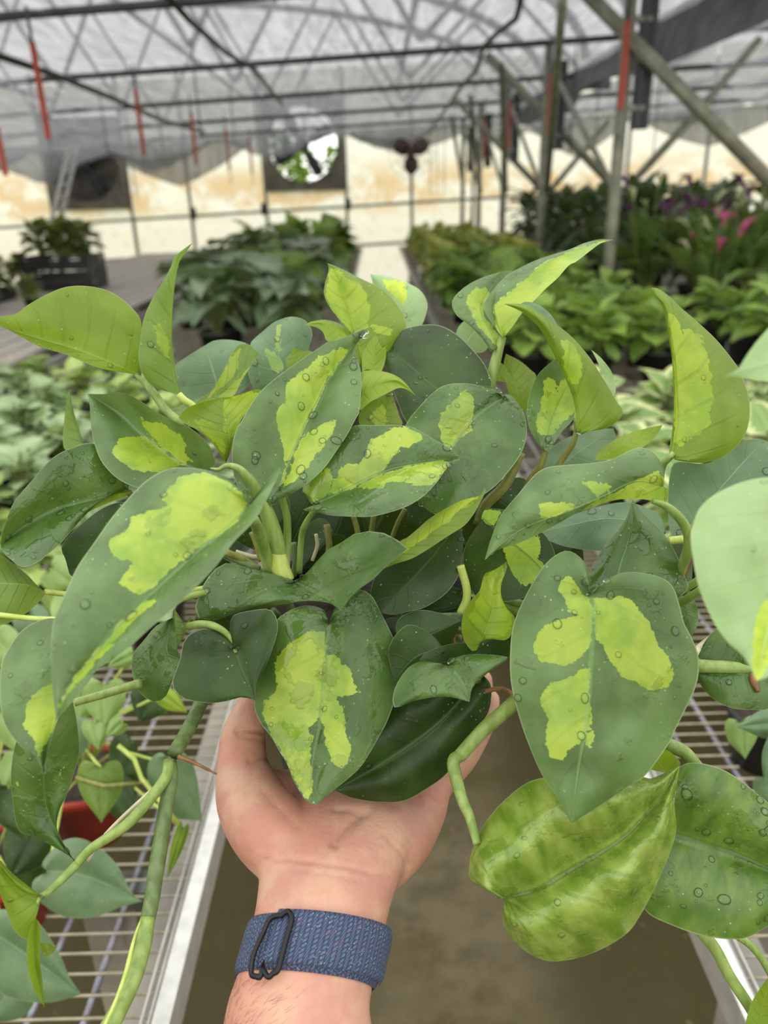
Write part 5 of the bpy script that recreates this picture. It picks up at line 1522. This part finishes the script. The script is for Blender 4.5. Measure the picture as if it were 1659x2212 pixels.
ARM = [(632, 2420, .345, 172, .031), (644, 2212, .355, 160, .029), (657, 2130, .362, 146, .027), (686, 2010, .372, 142, .0245), (703, 1920, .385, 147, .0225), (718, 1850, .398, 158, .0205), (735, 1790, .416, 168, .0185), (762, 1735, .445, 172, .0160), (790, 1690, .478, 165, .0135), (805, 1660, .502, 150, .0110)]
hand_m, FR = sweep(ARM)
# thenar mound and thumb
chain(hand_m, [(640, 1850, .402), (580, 1790, .405), (540, 1725, .415), (524, 1655, .428), (526, 1590, .437), (545, 1530, .443)], [.020, .0205, .0185, .0145, .0128, .0105])
chain(hand_m, [(548, 1700, .424), (590, 1712, .432), (650, 1705, .452)], [.013, .0125, .012])
# little-finger side of the palm, then the four fingers round the pot
chain(hand_m, [(820, 1870, .402), (868, 1815, .418), (912, 1745, .444), (935, 1700, .458)], [.0150, .0165, .0145, .0110])
chain(hand_m, [(925, 1712, .455), (960, 1676, .463), (1002, 1632, .472), (1042, 1560, .480), (1057, 1512, .484)], [.0115, .0102, .0092, .0082, .0072])
chain(hand_m, [(885, 1672, .492), (950, 1638, .515), (1000, 1592, .526), (1035, 1525, .528), (1040, 1468, .524)], [.0115, .0105, .0098, .0088, .0078])
chain(hand_m, [(825, 1652, .505), (875, 1612, .530), (905, 1560, .540), (925, 1485, .535), (920, 1425, .526)], [.0118, .0108, .010, .009, .008])
chain(hand_m, [(765, 1652, .502), (775, 1612, .535), (780, 1560, .548), (785, 1480, .545), (790, 1420, .535)], [.0118, .0108, .010, .009, .008])
me = bpy.data.meshes.new('skin')
me.from_pydata(hand_m.v, [], hand_m.f)
tmp = bpy.data.objects.new('tmp_hand', me)
COL.objects.link(tmp)
md = tmp.modifiers.new('r', 'REMESH'); md.mode = 'VOXEL'; md.voxel_size = .0015
md = tmp.modifiers.new('s', 'SMOOTH'); md.factor = .5; md.iterations = 14
dg = bpy.context.evaluated_depsgraph_get()
me2 = bpy.data.meshes.new_from_object(tmp.evaluated_get(dg))
bpy.data.objects.remove(tmp)
# skin creases pressed into the surface
co = np.zeros(len(me2.vertices) * 3); me2.vertices.foreach_get('co', co); co = co.reshape(-1, 3)
no = np.zeros(len(me2.vertices) * 3); me2.vertices.foreach_get('normal', no); no = no.reshape(-1, 3)
px, zz = to_px(co)
facing = ((np.array(EYE) - co) * no).sum(1) > 0
L_ = lambda s: np.array([(float(a.split(',')[0]) / 3.24 + 400, float(a.split(',')[1]) / 3.24 + 1700) for a in s.split()])
T_ = lambda s: np.array([(float(a.split(',')[0]) / 2.552 + 450, float(a.split(',')[1]) / 2.552 + 1450) for a in s.split()])
for line, dep, sig in ((L_('560,510 700,505 850,520 1000,540 1150,560 1300,600 1440,640'), .0011, 4.5), (L_('650,570 850,590 1050,615 1250,660'), .0006, 4), (T_('700,940 730,880 790,820 860,770'), .0030, 12), (T_('860,770 780,760 700,760'), .0014, 7), (T_('1000,930 1060,990 1090,1060 1095,1120'), .0012, 4.5), (T_('970,900 1050,930 1110,990'), .0008, 4), (T_('1200,650 1250,690 1290,730'), .0011, 4), (T_('160,330 220,322 300,335'), .0016, 6), (T_('170,360 240,365 310,385'), .0008, 4), (T_('230,500 330,480 430,530'), .0010, 6), (T_('300,660 420,780 520,880'), .0005, 7), (T_('1150,690 1180,740 1200,800'), .0006, 4)):
    d = np.full(len(co), 1e9)
    ls = spline(line, 60)
    for q in ls:
        d = np.minimum(d, np.hypot(px[:, 0] - q[0], px[:, 1] - q[1]))
    co -= no * (dep * np.exp(-(d / sig) ** 2) * facing)[:, None]
# tendons of the wrist
for line, dep, sig in ((L_('870,780 850,900 840,1000'), .0008, 9), (L_('980,760 985,880 990,960'), .0007, 8)):
    d = np.full(len(co), 1e9)
    for q in spline(line, 30):
        d = np.minimum(d, np.hypot(px[:, 0] - q[0], px[:, 1] - q[1]))
    co += no * (dep * np.exp(-(d / sig) ** 2) * facing)[:, None]
me2.vertices.foreach_set('co', co.ravel())
me2.polygons.foreach_set('use_smooth', [True] * len(me2.polygons))
me2.materials.clear(); me2.materials.append(M_SKIN)
me2.update()
person = thing('person', 'forearm and open hand, palm up, holding the potted pothos from below', 'person', at(644, 2400, .35))
body = link('hand_and_forearm', me2, person)

# fine hairs on the forearm
M_HAIR = plain('brown_body_hair', srgb(86, 62, 48), .6)
hm = MB()
r = random.Random(5)
cand = [i for i in range(len(co)) if facing[i] and 480 < px[i, 0] < 640 and 2118 < px[i, 1] < 2300]
for i in r.sample(cand, min(190, len(cand))):
    if px[i, 0] > 560 and r.random() < .6: continue
    n_ = Vector(no[i]); p = Vector(co[i])
    dr = (at(px[i, 0] + r.uniform(15, 40), px[i, 1] - r.uniform(5, 30), zz[i]) - p).normalized()
    dr = (dr - n_ * dr.dot(n_)).normalized()
    ln = r.uniform(.004, .009)
    hm.tube([p, p + dr * ln * .5 + n_ * ln * .22, p + dr * ln + n_ * ln * .2], [.00006, .00005, .00002], 3, False)
hm.build('arm_hair', M_HAIR, person, True, 'stuff')

# ------------------------------------------------------------------ woven watch band
def mat_band():
    k = NT('blue_braided_band')
    uv = k.n('ShaderNodeAttribute', attribute_name='luv').outputs['Vector']
    s = k.n('ShaderNodeSeparateXYZ', {0: uv})
    a, b = s.outputs[0], s.outputs[1]        # mm round the wrist, mm along the arm
    # chevron braid: columns of slanted strands
    colw = 2.2
    ci = k.math('DIVIDE', a, colw)
    cf = k.math('FRACT', ci)
    par = k.math('MULTIPLY', k.math('SUBTRACT', k.math('MODULO', k.math('FLOOR', ci), 2.0), .5), 2.0)
    sl = k.math('ADD', k.math('DIVIDE', b, 2.1), k.math('MULTIPLY', k.math('MULTIPLY', cf, par), .7))
    rf = k.math('FRACT', sl)
    h = k.math('MULTIPLY', k.math('SINE', k.math('MULTIPLY', rf, math.pi)), k.math('SINE', k.math('MULTIPLY', cf, math.pi)))
    h = k.math('POWER', k.math('MAXIMUM', h, 0.0), .5)
    cell = k.n('ShaderNodeCombineXYZ', {0: k.math('FLOOR', ci), 1: k.math('FLOOR', sl), 2: 0.0}).outputs[0]
    rnd = k.n('ShaderNodeTexWhiteNoise', {'Vector': cell}, noise_dimensions='3D').outputs
    c = k.mix(h, srgb(30, 40, 62), srgb(86, 104, 138))
    c = k.mix(k.step(rnd[0], .80, .82, 0, .35), c, srgb(110, 84, 120))
    sp = k.n('ShaderNodeTexVoronoi', {'Vector': uv, 'Scale': 1.05}, feature='F1')
    dot = k.math('MULTIPLY', k.step(sp.outputs['Distance'], .20, .14), k.step(k.n('ShaderNodeSeparateXYZ', {0: sp.outputs['Color']}).outputs[0], .60, .62))
    c = k.mix(dot, c, srgb(206, 222, 210))
    nb = k.n('ShaderNodeBump', {'Height': h, 'Strength': .9, 'Distance': .0007}).outputs[0]
    return k.surf(k.n('ShaderNodeBsdfPrincipled', {'Base Color': c, 'Roughness': .75, 'Normal': nb}).outputs[0])


M_BAND = mat_band()
M_BUCKLE = plain('black_coated_steel', srgb(28, 28, 30), .3, .4, 60, .2)
# arm frame under the band
ib = min(range(len(FR)), key=lambda i: abs(to_px([FR[i][0]])[0][0, 1] - 2066))
c0, t0_, w0, d0, a0, b0 = FR[ib]
w0 = (w0 * math.cos(.16) + t0_ * math.sin(.16)).normalized()
d0 = (d0 + t0_ * (.28 if (EYE - c0).dot(d0) > 0 else -.28)).normalized()
watch = thing('watch_band', 'blue braided watch band with white flecks and a black wire buckle on the wrist', 'watch band', c0)


def band(name, th0, th1, s0, s1, lift, thick, n=110, rows=12, taper=0.0):
    v, uv, f = [], [], []
    def pt(th, s, e):
        # cross-section of the arm at offset s along it
        k = ib + s / ((FR[ib + 1][0] - FR[ib][0]).length)
        i = int(np.clip(math.floor(k), 0, len(FR) - 2)); q = k - i
        c = FR[i][0].lerp(FR[i + 1][0], q)
        aa = FR[i][4] * (1 - q) + FR[i + 1][4] * q + e
        bb = FR[i][5] * (1 - q) + FR[i + 1][5] * q + e
        return c + w0 * aa * math.cos(th) + d0 * bb * math.sin(th)
    for layer, e in ((0, lift + thick), (1, lift)):
        for i in range(n + 1):
            th = th0 + (th1 - th0) * i / n
            for j in range(rows + 1):
                s = s0 + (s1 - s0) * j / rows
                round_ = thick * .75 * (abs(2 * j / rows - 1) ** 6) * (1 if layer == 0 else 0)
                v.append(pt(th, s, e - round_))
                uv.append((th * .034 * 1000, s * 1000, 0))
    N = (n + 1) * (rows + 1)
    R1 = rows + 1
    for i in range(n):
        for j in range(rows):
            a = i * R1 + j
            f.append((a, a + R1, a + R1 + 1, a + 1))
            f.append((N + a, N + a + 1, N + a + R1 + 1, N + a + R1))
        for j in (0, rows):
            a = i * R1 + j
            f.append((a, N + a, N + a + R1, a + R1) if j == 0 else (a, a + R1, N + a + R1, N + a))
    for i in (0, n):
        for j in range(rows):
            a = i * R1 + j
            f.append((a, a + 1, N + a + 1, N + a) if i == 0 else (a, N + a, N + a + 1, a + 1))
    me = mesh_with_uv(name, v, f, uv, M_BAND)
    return link(name, me, watch), pt


# which way round faces the lens
sgn = 1 if (EYE - c0).dot(d0) > 0 else -1
tf = sgn * math.pi / 2
_, bpt = band('strap', 0, 2 * math.pi, -.0125, .0115, .0006, .0022)
band('strap_end', tf - sgn * 1.62, tf + sgn * .55, -.0105, .0125, .0030, .0018, 60)


def on_band(px_, py_, e=.0062):
    best = None
    for th in np.linspace(tf - 1.5, tf + 1.5, 61):
        for s in np.linspace(-.018, .018, 25):
            q = bpt(th, s, e)
            p2, z2 = to_px([q])
            d = (p2[0, 0] - px_) ** 2 + (p2[0, 1] - py_) ** 2
            if best is None or d < best[0]: best = (d, q)
    return best[1]


loop = [(553, 2112), (541, 2104), (549, 2066), (566, 2020), (581, 1988), (596, 1979), (606, 1981), (613, 1973), (624, 1973), (628, 1984), (622, 2020), (610, 2062), (599, 2096), (589, 2107), (576, 2107), (569, 2096), (562, 2108)]
lp = [on_band(a, b) for a, b in loop]
sp_ = spline(np.array([list(p) for p in lp + lp[:1]]), 90)
MB().tube([Vector(q) for q in sp_], .00125, 8, False).build('buckle', M_BUCKLE, watch)
MB().tube([on_band(566, 2100, .0015), on_band(578, 2050, .0015), on_band(600, 1984, .0015)], .0011, 8).build('buckle_bar', M_BUCKLE, watch)
